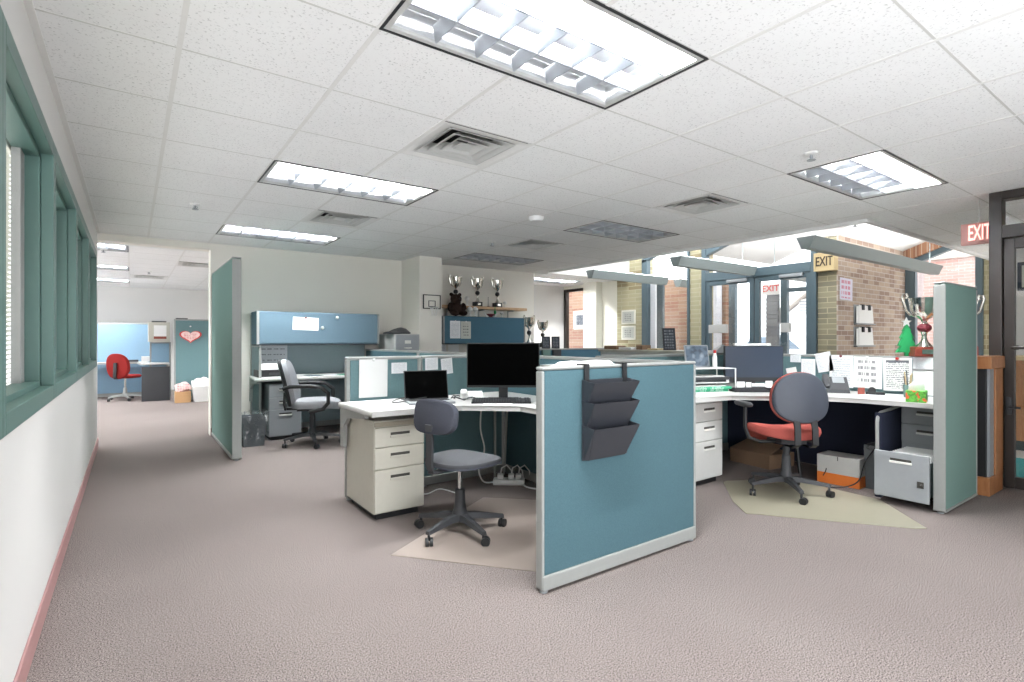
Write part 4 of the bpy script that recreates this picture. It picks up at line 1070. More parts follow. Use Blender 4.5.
# sheets on the cabinets
pinned('white printed sheet held by a red magnet on the light blue overhead cabinet', 1.83, 7.116, 1.405, 0, 0.32, 0.165, 'pr_lines', 2, pin='maroon', group='sheets on the overhead cabinets')
for x, z, lb in ((2.23, 1.495, 'upper'), (2.04, 1.355, 'lower')):
    tag(MB().lathe([(0.018, 0.0), (0.022, 0.008), (0.014, 0.02), (0.004, 0.022)]).build('round_magnet', 'white', loc=(x, 7.117, z), rot=(R(90), 0, 0)), lb + ' of two white magnets on the light blue overhead cabinet', 'magnet', 'white magnets')
pinned('left of the two pale sheets on the slate blue overhead cabinet', 4.05, 7.146, 1.355, 0, 0.18, 0.27, 'pr_faint', 0, pin='white', group='sheets on the overhead cabinets')
pinned('right of the two pale sheets on the slate blue overhead cabinet', 4.24, 7.146, 1.35, 0, 0.18, 0.27, 'pr_grey', 0, pin='white', group='sheets on the overhead cabinets')
pinned('sheet of printed cards pinned under the light blue overhead cabinet', 1.51, 7.455, 1.00, 0, 0.34, 0.29, 'pr_cards', group='sheets on the back partition')
pinned('pale sheet hanging under the slate blue overhead cabinet', 3.97, 7.47, 1.02, 0, 0.2, 0.24, 'pr_faint', group='sheets on the back partition')
pinned('second pale sheet hanging under the slate blue overhead cabinet', 4.2, 7.47, 1.02, 0, 0.2, 0.24, 'paper', group='sheets on the back partition')

# black three tier file pockets on the front partition
t = thing('wall_file', 'black three tier file pocket hanging on the front blue partition', 'file holder', (1.975, 1.936, 0.60))
for hx in (-0.132, 0.142):
    MB().box(hx - 0.016, hx + 0.016, -0.008, -0.002, 0.33, 0.478).box(hx - 0.016, hx + 0.016, -0.008, 0.046, 0.473, 0.479).box(hx - 0.016, hx + 0.016, 0.046, 0.052, 0.43, 0.479).build('hanger', 'black', t, smooth=False)
MB().box(-0.16, 0.16, -0.006, -0.001, 0.0, 0.40).build('back_plate', 'pocket', t, smooth=False)
for zb, zt in ((0.235, 0.40), (0.13, 0.30), (0.0, 0.175)):
    q = MB()
    def plate(a, b, c, d, th=Vector((0, 0.004, 0))):
        q.loft([[a, b, c, d], [tuple(Vector(v) + th) for v in (a, b, c, d)]])
    wb_, wt_, dt, db = 0.13, 0.163, -0.092, -0.02
    plate((-wb_, db, zb), (wb_, db, zb), (wt_, dt, zt - 0.012), (-wt_, dt, zt - 0.012))
    plate((-wb_, db, zb), (wb_, db, zb), (wb_, -0.006, zb), (-wb_, -0.006, zb), Vector((0, 0, 0.004)))
    for s in (-1, 1):
        plate((s * wb_, db, zb), (s * wt_, dt, zt - 0.012), (s * wt_, -0.006, zt), (s * 0.15, -0.006, zb), Vector((-s * 0.004, 0, 0)))
    q.build('pocket', 'pocket', t, smooth=False)

# white rolled sheets lying over the inner side of the front partition
for x, y, L, rz, lb in ((1.90, 2.10, 0.15, 4, 'white curled paper pile left of the file pocket hook, seen over the front partition'), (2.07, 2.10, 0.17, 2, 'white curled paper pile between the file pocket hooks, seen over the front partition')):
    o = MB().loft([[(-L / 2 + 0.0, -0.06, 0.0), (L / 2, -0.06, 0.0), (L / 2, 0.06, 0.0), (-L / 2, 0.06, 0.0)], [(-L / 2 + 0.03, -0.055, 0.014), (L / 2 - 0.03, -0.055, 0.018), (L / 2 - 0.03, 0.055, 0.018), (-L / 2 + 0.03, 0.055, 0.014)]]).build('paper_pile', 'paper', loc=(x, y, 1.068), rot=(0, 0, R(rz)))
    tag(o, lb, 'paper', 'white piles over the front partition')
t = thing('paper_tray', 'white paper tray unit standing on the desk return behind the front partition', 'tray', (1.98, 2.10, 0.74))
MB().box(-0.22, 0.22, -0.10, -0.095, 0, 0.325).box(-0.22, -0.215, -0.1, 0.1, 0, 0.325).box(0.215, 0.22, -0.1, 0.1, 0, 0.325).box(-0.22, 0.22, 0.095, 0.10, 0, 0.325).box(-0.22, 0.22, -0.1, 0.1, 0.32, 0.327).build('casing', 'steel_w', t, smooth=False)
for z in (0.08, 0.16, 0.24): MB().box(-0.213, 0.213, -0.094, 0.094, z, z + 0.006).build('shelf', 'steel_w', t, smooth=False)

# power strip, cables under the centre desk
t = thing('power_strip', 'white power strip with plugs on the carpet under the centre desk', 'power strip', (2.55, 3.60, 0), -38)
MB().box(-0.13, 0.13, -0.05, 0.05, 0, 0.045, 0.008).build('strip', 'white', t)
for k in (-0.07, 0.02, 0.08): MB().box(k - 0.025, k + 0.025, -0.03, 0.03, 0.045, 0.085, 0.008).tube([(k, 0, 0.08), (k + 0.01, 0.01, 0.13), (k + 0.05, 0.03, 0.15), (k + 0.09, 0.05, 0.1), (k + 0.1, 0.08, 0.01)], 0.006, 8).build('plug', 'white', t)
def cable(label, pts, r=0.005, mat='white'):
    # smooth the polyline (Catmull-Rom)
    P = [Vector(p) for p in pts]; out = []
    for i in range(len(P) - 1):
        p0, p1, p2, p3 = P[max(i - 1, 0)], P[i], P[i + 1], P[min(i + 2, len(P) - 1)]
        for s in range(8):
            u = s / 8
            out.append(0.5 * ((2 * p1) + (-p0 + p2) * u + (2 * p0 - 5 * p1 + 4 * p2 - p3) * u * u + (-p0 + 3 * p1 - 3 * p2 + p3) * u ** 3))
    out.append(P[-1])
    o0 = out[0].copy()
    tag(MB().tube([tuple(p - o0) for p in out], r, 8).build('cable', mat, loc=tuple(o0)), label, 'cable', 'loose cables')
cable('white cable hanging behind the task chair seat down to the power strip', [(2.25, 3.55, 0.70), (2.24, 3.55, 0.5), (2.27, 3.54, 0.33), (2.21, 3.53, 0.2), (2.30, 3.60, 0.06), (2.46, 3.66, 0.02)], 0.006)
cable('pale cable lying right of the power strip under the centre desk', [(2.64, 3.55, 0.02), (2.60, 3.42, 0.008), (2.66, 3.25, 0.008), (2.60, 3.1, 0.03), (2.66, 3.3, 0.02)], 0.006)
cable('pale cable on the carpet behind the putty drawers', [(1.75, 3.86, 0.008), (1.85, 3.72, 0.008), (2.0, 3.78, 0.008), (2.05, 3.62, 0.008)], 0.005)
cable('dark cable hanging at the grey bin under the right desk', [(4.83, 1.74, 0.36), (4.76, 1.80, 0.22), (4.72, 1.84, 0.06), (4.62, 1.95, 0.008), (4.60, 2.10, 0.008)], 0.005, 'black')
cable('dark cable hanging behind the red chair', [(5.1, 2.45, 0.6), (5.0, 2.4, 0.34), (4.76, 2.42, 0.16), (4.72, 2.40, 0.01)], 0.005, 'black')

# ---- back desk things
t = thing('waste_bin', 'dark waste bin wearing a clear plastic bag beside the tall green partition', 'bin', (1.12, 6.62, 0))
def rbox(mb, x, y, z0, z1, t0, t1, th=0.006):
    def ring(a, b, z): return [(-a, -b, z), (a, -b, z), (a, b, z), (-a, b, z)]
    mb.loft([ring(t0 * x, t0 * y, z0), ring(t1 * x, t1 * y, z1), ring(t1 * x - th, t1 * y - th, z1), ring(t0 * x - th, t0 * y - th, z0 + 0.01)])
    return mb
rbox(MB(), 0.13, 0.10, 0.0, 0.34, 0.82, 1.0).build('body', 'bin', t, smooth=False)
bg = MB()
rg = []
for k, (s, z) in enumerate(((0.93, 0.36), (1.06, 0.385), (1.10, 0.36), (1.12, 0.27), (1.05, 0.17), (1.13, 0.10), (1.16, 0.06))):
    rg.append([((0.135 * s + 0.012 * math.sin(q * 2.3 + k)) * max(-1, min(1, 1.35 * math.cos(2 * PI * q / 28))), (0.105 * s + 0.012 * math.cos(q * 1.7 + k)) * max(-1, min(1, 1.35 * math.sin(2 * PI * q / 28))), z + (0.015 * math.sin(q * 1.9) if k in (0, 6) else 0)) for q in range(28)])
bg.loft(rg, False).build('bin_liner', 'bag', t)
t = thing('printer', 'black desktop printer with a white paper feed on the back desk', 'printer', (1.43, 7.12, 0.74))
MB().box(-0.19, 0.19, -0.13, 0.16, 0.0, 0.09, 0.01).build('body', 'black', t, smooth=False)
MB().box(-0.15, 0.17, -0.16, -0.01, 0.0, 0.006).loft([[(-0.15, 0.0, 0.09), (0.16, 0.0, 0.09), (0.16, 0.006, 0.09), (-0.15, 0.006, 0.09)], [(-0.15, 0.08, 0.16), (0.16, 0.08, 0.16), (0.16, 0.086, 0.16), (-0.15, 0.086, 0.16)]]).build('paper_stack', 'paper', t, smooth=False)
MB().box(-0.06, 0.08, -0.135, -0.128, 0.025, 0.055).build('front_slot', 'dark', t, smooth=False)

# ---- right desk things
t = thing('wire_tray', 'white wire shelf tray with files on the right desk', 'tray', (4.20, 2.90, 0.74), -20)
fr = MB()
for z in (0.20,):
    fr.box(-0.25, 0.25, -0.13, 0.13, z, z + 0.006)
for sx in (-0.25, 0.25):
    for sy in (-0.13, 0.13): fr.tube([(sx, sy, 0), (sx, sy, 0.205)], 0.006, 8)
fr.build('frame', 'white', t, smooth=False)
MB().box(-0.25, 0.19, -0.12, 0.12, 0.075, 0.083).box(-0.25, 0.19, -0.12, -0.114, 0.083, 0.105).build('shelf', 'white', t, smooth=False)
for z, lb, mt, w in ((0.74, 'green folder bundle on the desk under the wire tray', 'pr_green', 0.22), (0.825, 'dark bundle of files on the shelf of the wire tray', 'dark', 0.2)):
    q = thing('file_bundle', lb, 'folder', (4.18, 2.88, z), -20, 'bundles in the wire tray')
    MB().box(-w, w - 0.03, -0.10, 0.10, 0.0, 0.018, 0.003).box(-w + 0.02, w, -0.11, 0.09, 0.019, 0.045, 0.005).build('folder', mt, q, smooth=False)
    MB().box(-w + 0.05, w - 0.05, -0.10, 0.08, 0.045, 0.056).build('loose_papers', 'steel_w', q, smooth=False)
def stood_frame(label, x, y, z, rz, w, h, mat, lean=10, edge='dark', grp=None):
    t = thing('picture_frame', label, 'picture', (x, y, z), rz, grp)
    mt = Matrix.Rotation(R(-lean), 4, 'X')
    MB().box(-w / 2, w / 2, 0, 0.014, 0, h, 0.003, mtx=mt).box(-0.02, 0.02, 0.02, 0.025, 0.0, h * 0.75, mtx=Matrix.Translation((0, h * 0.32, 0)) @ Matrix.Rotation(R(lean * 1.2), 4, 'X')).build('frame', edge, t, smooth=False)
    MB().box(-w / 2 + 0.012, w / 2 - 0.012, -0.003, 0.0, 0.012, h - 0.012, mtx=mt).build('picture', mat, t, smooth=False)
    return t
stood_frame('glossy blue grey picture standing on the wire tray', 4.225, 2.96, 0.947, -30, 0.23, 0.21, 'glossy', 14, 'steel')
stood_frame('dark tall framed picture standing on the counter in front of orange brick', 5.42, 4.20, 1.071, -35, 0.16, 0.28, 'pr_photo', 12, 'dark')
t = thing('bottle', 'small white bottle with a red cap beside the picture on the wire tray', 'bottle', (4.33, 2.86, 0.947))
MB().lathe([(0.02, 0), (0.022, 0.01), (0.022, 0.09), (0.012, 0.12), (0.011, 0.13)], seg=16).build('body', 'white', t)
MB().lathe([(0.013, 0.13), (0.013, 0.155), (0.008, 0.158)], seg=14).build('cap', 'red', t)
# white strip and notes round the slate monitor
tag(MB().box(-0.17, 0.17, -0.02, 0.03, 0, 0.022, 0.004).build('white_bar', 'white', smooth=False, loc=(4.76, 2.75, 1.143), rot=(0, 0, R(-35.6))), 'narrow white bar lying on top of the slate monitor', 'bar')
tag(MB().loft([[(-0.12, -0.10, 0), (0.12, -0.10, 0), (0.12, 0.10, 0), (-0.12, 0.10, 0)], [(-0.008, -0.008, 0.085), (0.008, -0.008, 0.085), (0.008, 0.008, 0.085), (-0.008, 0.008, 0.085)]]).build('pyramid_ornament', 'steel', smooth=False, loc=(5.14, 3.30, 1.062), rot=(0, 0, R(-36))), 'small grey pyramid on the partition behind the slate monitor', 'ornament')
u = Vector((math.cos(R(-35.6)), math.sin(R(-35.6)), 0)); n_ = Vector((math.sin(R(-35.6)), -math.cos(R(-35.6)), 0))
for dx, w, h, lb, mt in ((-0.13, 0.075, 0.062, 'first', 'paper'), (-0.055, 0.05, 0.05, 'second', 'paper'), (0.035, 0.12, 0.03, 'third', 'pr_faint'), (0.135, 0.065, 0.075, 'fourth', 'paper')):
    p = Vector((4.768, 2.735, 0.775)) + u * dx + n_ * 0.012
    pinned('%s paper note along the foot of the slate monitor, counted from the wire tray' % lb, p.x, p.y, p.z, -35.6, w, h, mt, name='paper_note', group='notes at the foot of the slate monitor')
t = thing('telephone', 'dark grey desk telephone in front of the pinned sheets', 'phone', (5.02, 2.13, 0.74), -60)
MB().loft([[(-0.10, -0.09, 0), (0.10, -0.09, 0), (0.10, 0.09, 0), (-0.10, 0.09, 0)], [(-0.095, -0.085, 0.03), (0.095, -0.085, 0.03), (0.095, 0.085, 0.13), (-0.095, 0.085, 0.13)]]).build('body', 'dark', t, smooth=False)
MB().box(-0.02, 0.07, -0.002, 0.0, 0.0, 0.09, mtx=Matrix.Translation((0, 0.0, 0.082)) @ Matrix.Rotation(R(-60), 4, 'X')).build('display', 'steel', t, smooth=False)
MB().box(-0.095, -0.045, -0.09, 0.09, 0.0, 0.035, 0.012, 3, mtx=Matrix.Translation((0, 0, 0.085)) @ Matrix.Rotation(R(30), 4, 'X')).build('handset', 'dark', t)
q = MB()
for a in range(4):
    for b in range(3): q.box(-0.02 + b * 0.028, 0.0 + b * 0.028, -0.075 + a * 0.02, -0.06 + a * 0.02, 0.0, 0.006, mtx=Matrix.Translation((0, 0, 0.05 - 0.0)) @ Matrix.Rotation(R(30), 4, 'X'))
q.build('buttons', 'steel', t, smooth=False)
t = thing('tape_dispenser', 'small red brown block with black tape dispenser on the right desk', 'stationery', (5.02, 1.90, 0.74), -70)
MB().box(-0.05, 0.0, -0.03, 0.03, 0, 0.055, 0.004).build('block', 'mahog', t, smooth=False)
MB().box(0.005, 0.14, -0.025, 0.025, 0, 0.025, 0.006).cyl((0.05, -0.02, 0.035), (0.05, 0.02, 0.035), 0.028, seg=18).build('dispenser', 'black', t)
t = thing('pencil_cup', 'green pencil cup with yellow pencils on the right desk', 'cup', (5.05, 1.60, 0.74))
MB().lathe([(0.032, 0), (0.036, 0.10), (0.032, 0.10), (0.028, 0.006)], seg=20).build('cup', 'p_green', t)
for k, (dx, dy, hh) in enumerate(((-0.012, 0.01, 0.2), (0.012, -0.008, 0.19), (0.0, 0.016, 0.17), (-0.016, -0.012, 0.18), (0.016, 0.012, 0.21))):
    MB().cyl((dx * 0.5, dy * 0.5, 0.01), (dx * 2, dy * 2, hh), 0.0045, seg=8).build('pencil', ['tan', 'tan', 'dark', 'tan', 'dark'][k], t)
t = thing('tissue_box', 'green flowered tissue box on the right desk near the tall partition', 'tissue box', (4.72, 1.445, 0.74), -78)
MB().box(-0.06, 0.06, -0.06, 0.06, 0, 0.085, 0.003).build('box', 'tgreen', t, smooth=False)
MB().loft([[(-0.05, -0.015, 0.083), (0.05, -0.015, 0.083), (0.05, 0.015, 0.083), (-0.05, 0.015, 0.083)], [(-0.045, -0.03, 0.115), (0.05, -0.02, 0.12), (0.04, 0.03, 0.11), (-0.05, 0.02, 0.12)], [(-0.02, -0.02, 0.15), (0.035, -0.01, 0.165), (0.02, 0.02, 0.15), (-0.012, 0.012, 0.15)], [(0.012, -0.004, 0.175), (0.024, -0.002, 0.18), (0.022, 0.006, 0.18), (0.01, 0.004, 0.175)]]).build('tissue', 'paper', t)
# floor under the right desk
t = thing('cardboard_box', 'white and orange cardboard box on the carpet under the right desk', 'box', (4.73, 1.99, 0), 2)
MB().box(0, 0.22, -0.16, 0.16, 0.09, 0.235, 0.003).build('box_top', 'steel_w', t, smooth=False)
MB().box(0.0, 0.22, -0.16, 0.16, 0.0, 0.09, 0.003).build('box_bottom', 'orange', t, smooth=False)
MB().box(-0.002, 0, -0.003, 0.003, 0.20, 0.234).tube([(-0.003, 0.11, 0.06), (-0.003, 0.09, 0.10), (-0.003, 0.085, 0.125)], 0.004, 6).build('tape_mark', 'dark', t, smooth=False)
t = thing('grey_bin', 'grey waste bin between the cardboard box and the navy end panel', 'bin', (4.93, 1.78, 0))
rbox(MB(), 0.115, 0.045 + 0.005, 0.0, 0.35, 0.85, 1.0).build('body', 'bin', t, smooth=False)
rbox(MB(), 0.12, 0.054, 0.31, 0.355, 0.98, 1.0, 0.004).build('liner_rim', 'bag', t, smooth=False)
t = thing('brown_carton', 'flat brown carton lying under the right desk behind the red chair', 'box', (4.98, 2.78, 0), -8)
MB().box(-0.18, 0.18, -0.22, 0.22, 0, 0.13, 0.004).build('carton', 'kraft_d', t, smooth=False)
MB().loft([[(-0.18, -0.22, 0.131), (-0.18, 0.22, 0.131), (-0.18, 0.22, 0.134), (-0.18, -0.22, 0.134)], [(0.05, -0.2, 0.20), (0.05, 0.2, 0.20), (0.05, 0.2, 0.203), (0.05, -0.2, 0.203)]]).build('flap', 'kraft_d', t, smooth=False)
t = thing('adapter_box', 'white adapter with cords on the carpet beside the light grey pedestal', 'adapter', (4.45, 3.02, 0), 20)
MB().box(-0.06, 0.06, -0.035, 0.035, 0, 0.05, 0.006).build('body', 'white', t)
MB().tube([(0.06, 0, 0.02), (0.12, 0.05, 0.01), (0.2, 0.02, 0.01), (0.25, 0.1, 0.15), (0.27, 0.12, 0.5)], 0.006, 8).build('cord', 'black', t)

# ================================================================== TROPHIES AND SHELF THINGS
def make_trophy(label, loc, rz=0, base='black', bead='black', group='silver cup trophies', s=1.0):
    """0.48 m tall cup with two handles"""
    t = thing('trophy', label, 'trophy', loc, rz, group)
    MB().box(-0.065, 0.065, -0.055, 0.055, 0, 0.075, 0.004).build('base', base, t, smooth=False)
    MB().box(-0.03, 0.03, -0.058, -0.055, 0.02, 0.055).build('plaque', 'silver', t, smooth=False)
    MB().lathe([(0.045, 0.075), (0.042, 0.085), (0.018, 0.12), (0.012, 0.16), (0.018, 0.185), (0.02, 0.19)], seg=24).lathe([(0.02, 0.255), (0.014, 0.27), (0.02, 0.285), (0.050, 0.31), (0.070, 0.35), (0.077, 0.42), (0.082, 0.455), (0.077, 0.455), (0.071, 0.42), (0.062, 0.352), (0.03, 0.31), (0.005, 0.305)], seg=32).build('cup', 'silver', t)
    MB().ball((0, 0, 0.222), 0.038, seg=20, rings=10).build('bead', bead, t)
    for q in (-1, 1):
        MB().tube([(q * 0.04, 0, 0.31), (q * 0.072, 0, 0.322), (q * 0.096, 0, 0.36), (q * 0.108, 0, 0.42), (q * 0.116, 0, 0.46), (q * 0.110, 0, 0.488), (q * 0.094, 0, 0.49), (q * 0.088, 0, 0.468), (q * 0.094, 0, 0.452)], 0.008, 8).build('handle', 'silver', t)
    return t
TZ = 1.7455
tr = make_trophy('silver cup trophy on the wooden shelf just above the brown bear', (4.22, 7.43, TZ))
dup(tr, (4.63, 7.43, TZ), 0, 'silver cup trophy in the middle of the three on the wooden shelf')
dup(tr, (5.024, 7.43, TZ), 0, 'silver cup trophy at the far end of the three on the wooden shelf')
t = thing('credenza', 'low white credenza with trophies beside the slate blue overhead cabinet', 'cabinet', (5.68, 7.25, 0))
MB().box(-0.27, 0.21, -0.25, 0.25, 0.0, 1.05, 0.004).build('body', 'steel_w', t, smooth=False)
MB().box(-0.28, 0.22, -0.26, 0.25, 1.05, 1.07, 0.003).build('top', 'top', t, smooth=False)
for sx in (-0.265, -0.025): MB().box(sx, sx + 0.23, -0.265, -0.25, 0.05, 1.03, 0.004).build('door', 'steel_w', t, smooth=False)
dup(tr, (5.79, 7.16, 1.071), 0, 'silver cup trophy right of the slate cabinet, nearest the two black cards', scale=(0.98, 0.98, 0.95))
dup(tr, (5.54, 7.22, 1.071), 0, 'silver cup trophy half hidden behind the end of the slate cabinet', scale=(1.05, 1.05, 1.12))
def figurine(label, x, y, z, h, name='figurine'):
    t = thing(name, label, 'figurine', (x, y, z), 0, 'small pieces by the trophies')
    MB().lathe([(0.03, 0), (0.03, 0.012), (0.012, 0.02), (0.009, h * 0.4), (0.018, h * 0.5), (0.04, h * 0.62), (0.042, h * 0.8), (0.02, h * 0.97), (0.003, h)], seg=18).build('body', 'white', t)
    return t
a = figurine('small pale goblet on the slate cabinet top, nearer the bear', 4.36, 7.22, 1.567, 0.16)
dup(a, (4.46, 7.22, 1.567), 0, 'small pale goblet on the slate cabinet top, farther from the bear')
dup(a, (4.43, 7.43, TZ), 0, 'small pale goblet on the wooden shelf between two tall trophies')
dup(a, (5.18, 7.43, TZ), 0, 'small pale goblet on the wooden shelf past the last tall trophy', scale=(0.8, 0.8, 0.7))
dup(a, (4.97, 7.22, 1.567), 0, 'small pale goblet on the slate cabinet beside the maroon dish', scale=(0.8, 0.8, 0.6))
t = thing('pennant_stick', 'thin dark stick on a round foot standing on the trophy shelf', 'ornament', (4.84, 7.43, TZ))
MB().lathe([(0.025, 0), (0.022, 0.01), (0.004, 0.015), (0.003, 0.15), (0.006, 0.16), (0.001, 0.165)], seg=14).build('stick', 'dark', t)
t = thing('maroon_dish', 'maroon dish with white winged ends on the slate cabinet', 'dish', (4.74, 7.20, 1.567))
MB().lathe([(0.04, 0), (0.03, 0.01), (0.09, 0.05), (0.085, 0.05), (0.02, 0.014)], seg=24, sy=0.6).build('bowl', 'maroon', t)
for q in (-1, 1): MB().loft([[(q * 0.06, -0.02, 0.0), (q * 0.09, -0.02, 0.0), (q * 0.09, 0.02, 0.0), (q * 0.06, 0.02, 0.0)], [(q * 0.12, -0.012, 0.07), (q * 0.135, -0.012, 0.07), (q * 0.135, 0.012, 0.07), (q * 0.12, 0.012, 0.07)]]).build('wing', 'white', t, smooth=False)
t = thing('green_bottle', 'slim green bottle standing on the slate cabinet', 'bottle', (4.87, 7.27, 1.567))
MB().lathe([(0.018, 0), (0.02, 0.01), (0.02, 0.09), (0.007, 0.12), (0.007, 0.17), (0.005, 0.172)], seg=16).build('body', 'xmas', t)
# teddy bear: one continuous body
t = thing('teddy_bear', 'dark brown teddy bear sitting on the slate blue overhead cabinet', 'teddy bear', (4.10, 7.225, 1.567))
def blob_union(parts):
    bm = bmesh.new()
    for (c, r) in parts:
        m = Matrix.Translation(c) @ Matrix.Diagonal((r[0], r[1], r[2], 1))
        bmesh.ops.create_uvsphere(bm, u_segments=20, v_segments=12, radius=1.0, matrix=m)
    me = bpy.data.meshes.new('body'); bm.to_mesh(me); bm.free()
    o = bpy.data.objects.new('body', me); COL.objects.link(o)
    md = o.modifiers.new('r', 'REMESH'); md.mode = 'VOXEL'; md.voxel_size = 0.012
    sm = o.modifiers.new('s', 'SMOOTH'); sm.iterations = 6
    me2 = bpy.data.meshes.new_from_object(o.evaluated_get(bpy.context.evaluated_depsgraph_get()))
    bpy.data.objects.remove(o)
    for p in me2.polygons: p.use_smooth = True
    return me2
me = blob_union([((0, 0, 0.14), (0.125, 0.10, 0.14)), ((0, -0.02, 0.34), (0.105, 0.095, 0.10)), ((-0.085, 0, 0.43), (0.04, 0.025, 0.04)), ((0.085, 0, 0.43), (0.04, 0.025, 0.04)), ((0, -0.10, 0.32), (0.05, 0.05, 0.04)),
                 ((-0.13, -0.05, 0.17), (0.05, 0.06, 0.10)), ((0.13, -0.05, 0.17), (0.05, 0.06, 0.10)), ((-0.09, -0.12, 0.055), (0.06, 0.11, 0.055)), ((0.09, -0.12, 0.055), (0.06, 0.11, 0.055))])
me.materials.clear(); me.materials.append(M['fur'])
o = bpy.data.objects.new('body', me); COL.objects.link(o); o.parent = t
t.scale = (0.88, 0.88, 0.78)
for q in (-1, 1): MB().ball((q * 0.04, -0.105, 0.365), 0.009, seg=10, rings=6).build('eye', 'black', t)
MB().ball((0, -0.15, 0.335), 0.016, 0.01, 0.012, 10, 6).build('nose', 'black', t)
# mini basketball hoop on the pier
t = thing('basketball_hoop', 'mini basketball hoop with black framed backboard on the wall pier', 'hoop', (3.535, 6.93, 1.645))
f = MB()
for q in ((-0.14, 0.14, 0, 0.012), (-0.14, 0.14, 0.193, 0.205), (-0.14, -0.128, 0, 0.205), (0.128, 0.14, 0, 0.205)): f.box(q[0], q[1], -0.02, -0.004, q[2], q[3])
for q in ((-0.055, 0.055, 0.03, 0.038), (-0.055, 0.055, 0.112, 0.12), (-0.055, -0.047, 0.03, 0.12), (0.047, 0.055, 0.03, 0.12)): f.box(q[0], q[1], -0.02, -0.012, q[2], q[3])
f.build('frame', 'black', t, smooth=False)
MB().box(-0.13, 0.13, -0.012, -0.004, 0.008, 0.198).build('backboard', 'wall_grey', t, smooth=False)
MB().tube([(0.06 * math.cos(2 * PI * k / 20), -0.085 + 0.06 * math.sin(2 * PI * k / 20), 0.02) for k in range(20)], 0.005, 6, close=True).box(-0.015, 0.015, -0.03, -0.012, 0.0, 0.03).build('rim', 'steel_w', t)
nt = MB()
for k in range(8):
    a = 2 * PI * k / 8
    nt.tube([(0.06 * math.cos(a), -0.085 + 0.06 * math.sin(a), 0.02), (0.035 * math.cos(a + 0.4), -0.085 + 0.035 * math.sin(a + 0.4), -0.06), (0.04 * math.cos(a + 0.8), -0.085 + 0.04 * math.sin(a + 0.8), -0.10)], 0.003, 5)
nt.build('net', 'paper', t)
# two black cards on the far partition
for x, lb in ((5.325, 'black card with a pale figure on the far partition, nearer the trophies'), (5.525, 'black card with a pale figure on the far partition, farther from the trophies')):
    t = stood_frame(lb, x, 6.50, 1.061, -30, 0.13, 0.19, 'pr_photo', 4, 'black', 'black cards on the far partition')
for x, lb, m in ((5.28, 'small dark green box under the nearer black card', 'p_green'), (5.50, 'small dark green box under the farther black card', 'dark')):
    tag(MB().box(-0.08, 0.08, -0.02, 0.02, -0.10, 0.0, 0.005).build('hanging_box', m, smooth=False, loc=(x, 6.445, 1.04)), lb, 'box')
# reception counter
t = thing('reception_counter', 'white reception counter with a light wooden top behind the pinned paper partition', 'counter', (5.5, 4.35, 0))
MB().box(-0.18, 0.25, -0.92, 0.95, 0.0, 1.035, 0.004).build('body', 'steel_w', t, smooth=False)
MB().box(-0.2, 0.28, -0.95, 0.98, 1.035, 1.068, 0.008).build('top', 'putty', t, smooth=False)
for y0 in (-0.9, -0.43, 0.04, 0.5): MB().box(-0.19, -0.18, y0, y0 + 0.42, 0.75, 1.0, 0.003).build('front_panel', 'white', t, smooth=False)
for n, (x, y, w, d, h, m, lb) in enumerate(((5.45, 5.15, 0.10, 0.22, 0.05, 'kraft_d', 'flat red brown box at the far end of the reception counter'), (5.45, 4.86, 0.12, 0.22, 0.03, 'pr_lines', 'stack of printed papers on the reception counter'), (5.47, 4.66, 0.09, 0.10, 0.06, 'kraft_d', 'small red brown block beside the stack of papers on the reception counter'), (5.45, 4.42, 0.1, 0.16, 0.02, 'tan', 'flat yellow tan pad left of the dark framed picture'))):
    tag(MB().box(-w, w, -d / 2, d / 2, 0, h, 0.006).build('flat_box' if n != 1 else 'paper_stack', m, smooth=False, loc=(x, y, 1.069)), lb, 'box' if n != 1 else 'paper')

# big trophy, christmas tree and second trophy at the right
make_trophy('large silver cup trophy with a red wooden base on the paper covered partition', (5.315, 1.575, 1.062), -55, 'mahog', 'maroon', s=1.1).scale = (1.33, 1.33, 1.06)
make_trophy('large silver cup trophy behind the tall green partition, one handle showing', (5.525, 1.395, 1.071), -52, 'mahog', 'maroon').scale = (1.4, 1.4, 1.0)
t = thing('christmas_tree', 'small green felt christmas tree with a white star on the paper covered partition', 'ornament', (5.315, 1.70, 1.062), -55)
prof = [(-0.012, 0), (-0.012, 0.03), (-0.085, 0.03), (-0.05, 0.085), (-0.07, 0.085), (-0.04, 0.15), (-0.055, 0.15), (-0.026, 0.21), (-0.035, 0.21), (0, 0.27)]
pts = [(x, z) for x, z in prof] + [(-x, z) for x, z in reversed(prof[:-1])]
MB().prism(pts, -0.02, 0.02, 0.008, 3, Matrix.Rotation(R(90), 4, 'X')).build('body', 'xmas', t)
st = []
for k in range(10):
    r_ = 0.042 if k % 2 == 0 else 0.018
    st.append((r_ * math.sin(2 * PI * k / 10), 0.285 + r_ * math.cos(2 * PI * k / 10)))
MB().prism(st, -0.006, 0.006, 0, 1, Matrix.Rotation(R(90), 4, 'X')).build('star', 'paper', t, smooth=False)
t.scale = (0.9, 1.4, 1.0)
# wooden stand
t = thing('wooden_stand', 'oak framed stand with a black panel between the tall partition and bronze door', 'stand', (5.33, 1.165, 0))
MB().box(-0.03, 0.35, -0.015, 0.36, 0.975, 1.07, 0.006).build('cap', 'oak', t, smooth=False)
MB().box(-0.01, 0.35, 0.0, 0.34, 0.0, 0.14, 0.004).build('base', 'oak', t, smooth=False)
MB().box(0.16, 0.36, 0.0, 0.1, 0.14, 0.975, 0.004).build('post', 'oak', t, smooth=False)
MB().box(0.015, 0.30, 0.03, 0.33, 0.14, 0.975).build('black_panel', 'black', t, smooth=False)
MB().box(0.05, 0.155, 0.012, 0.03, 0.14, 0.975).build('grey_strip', 'steel', t, smooth=False)

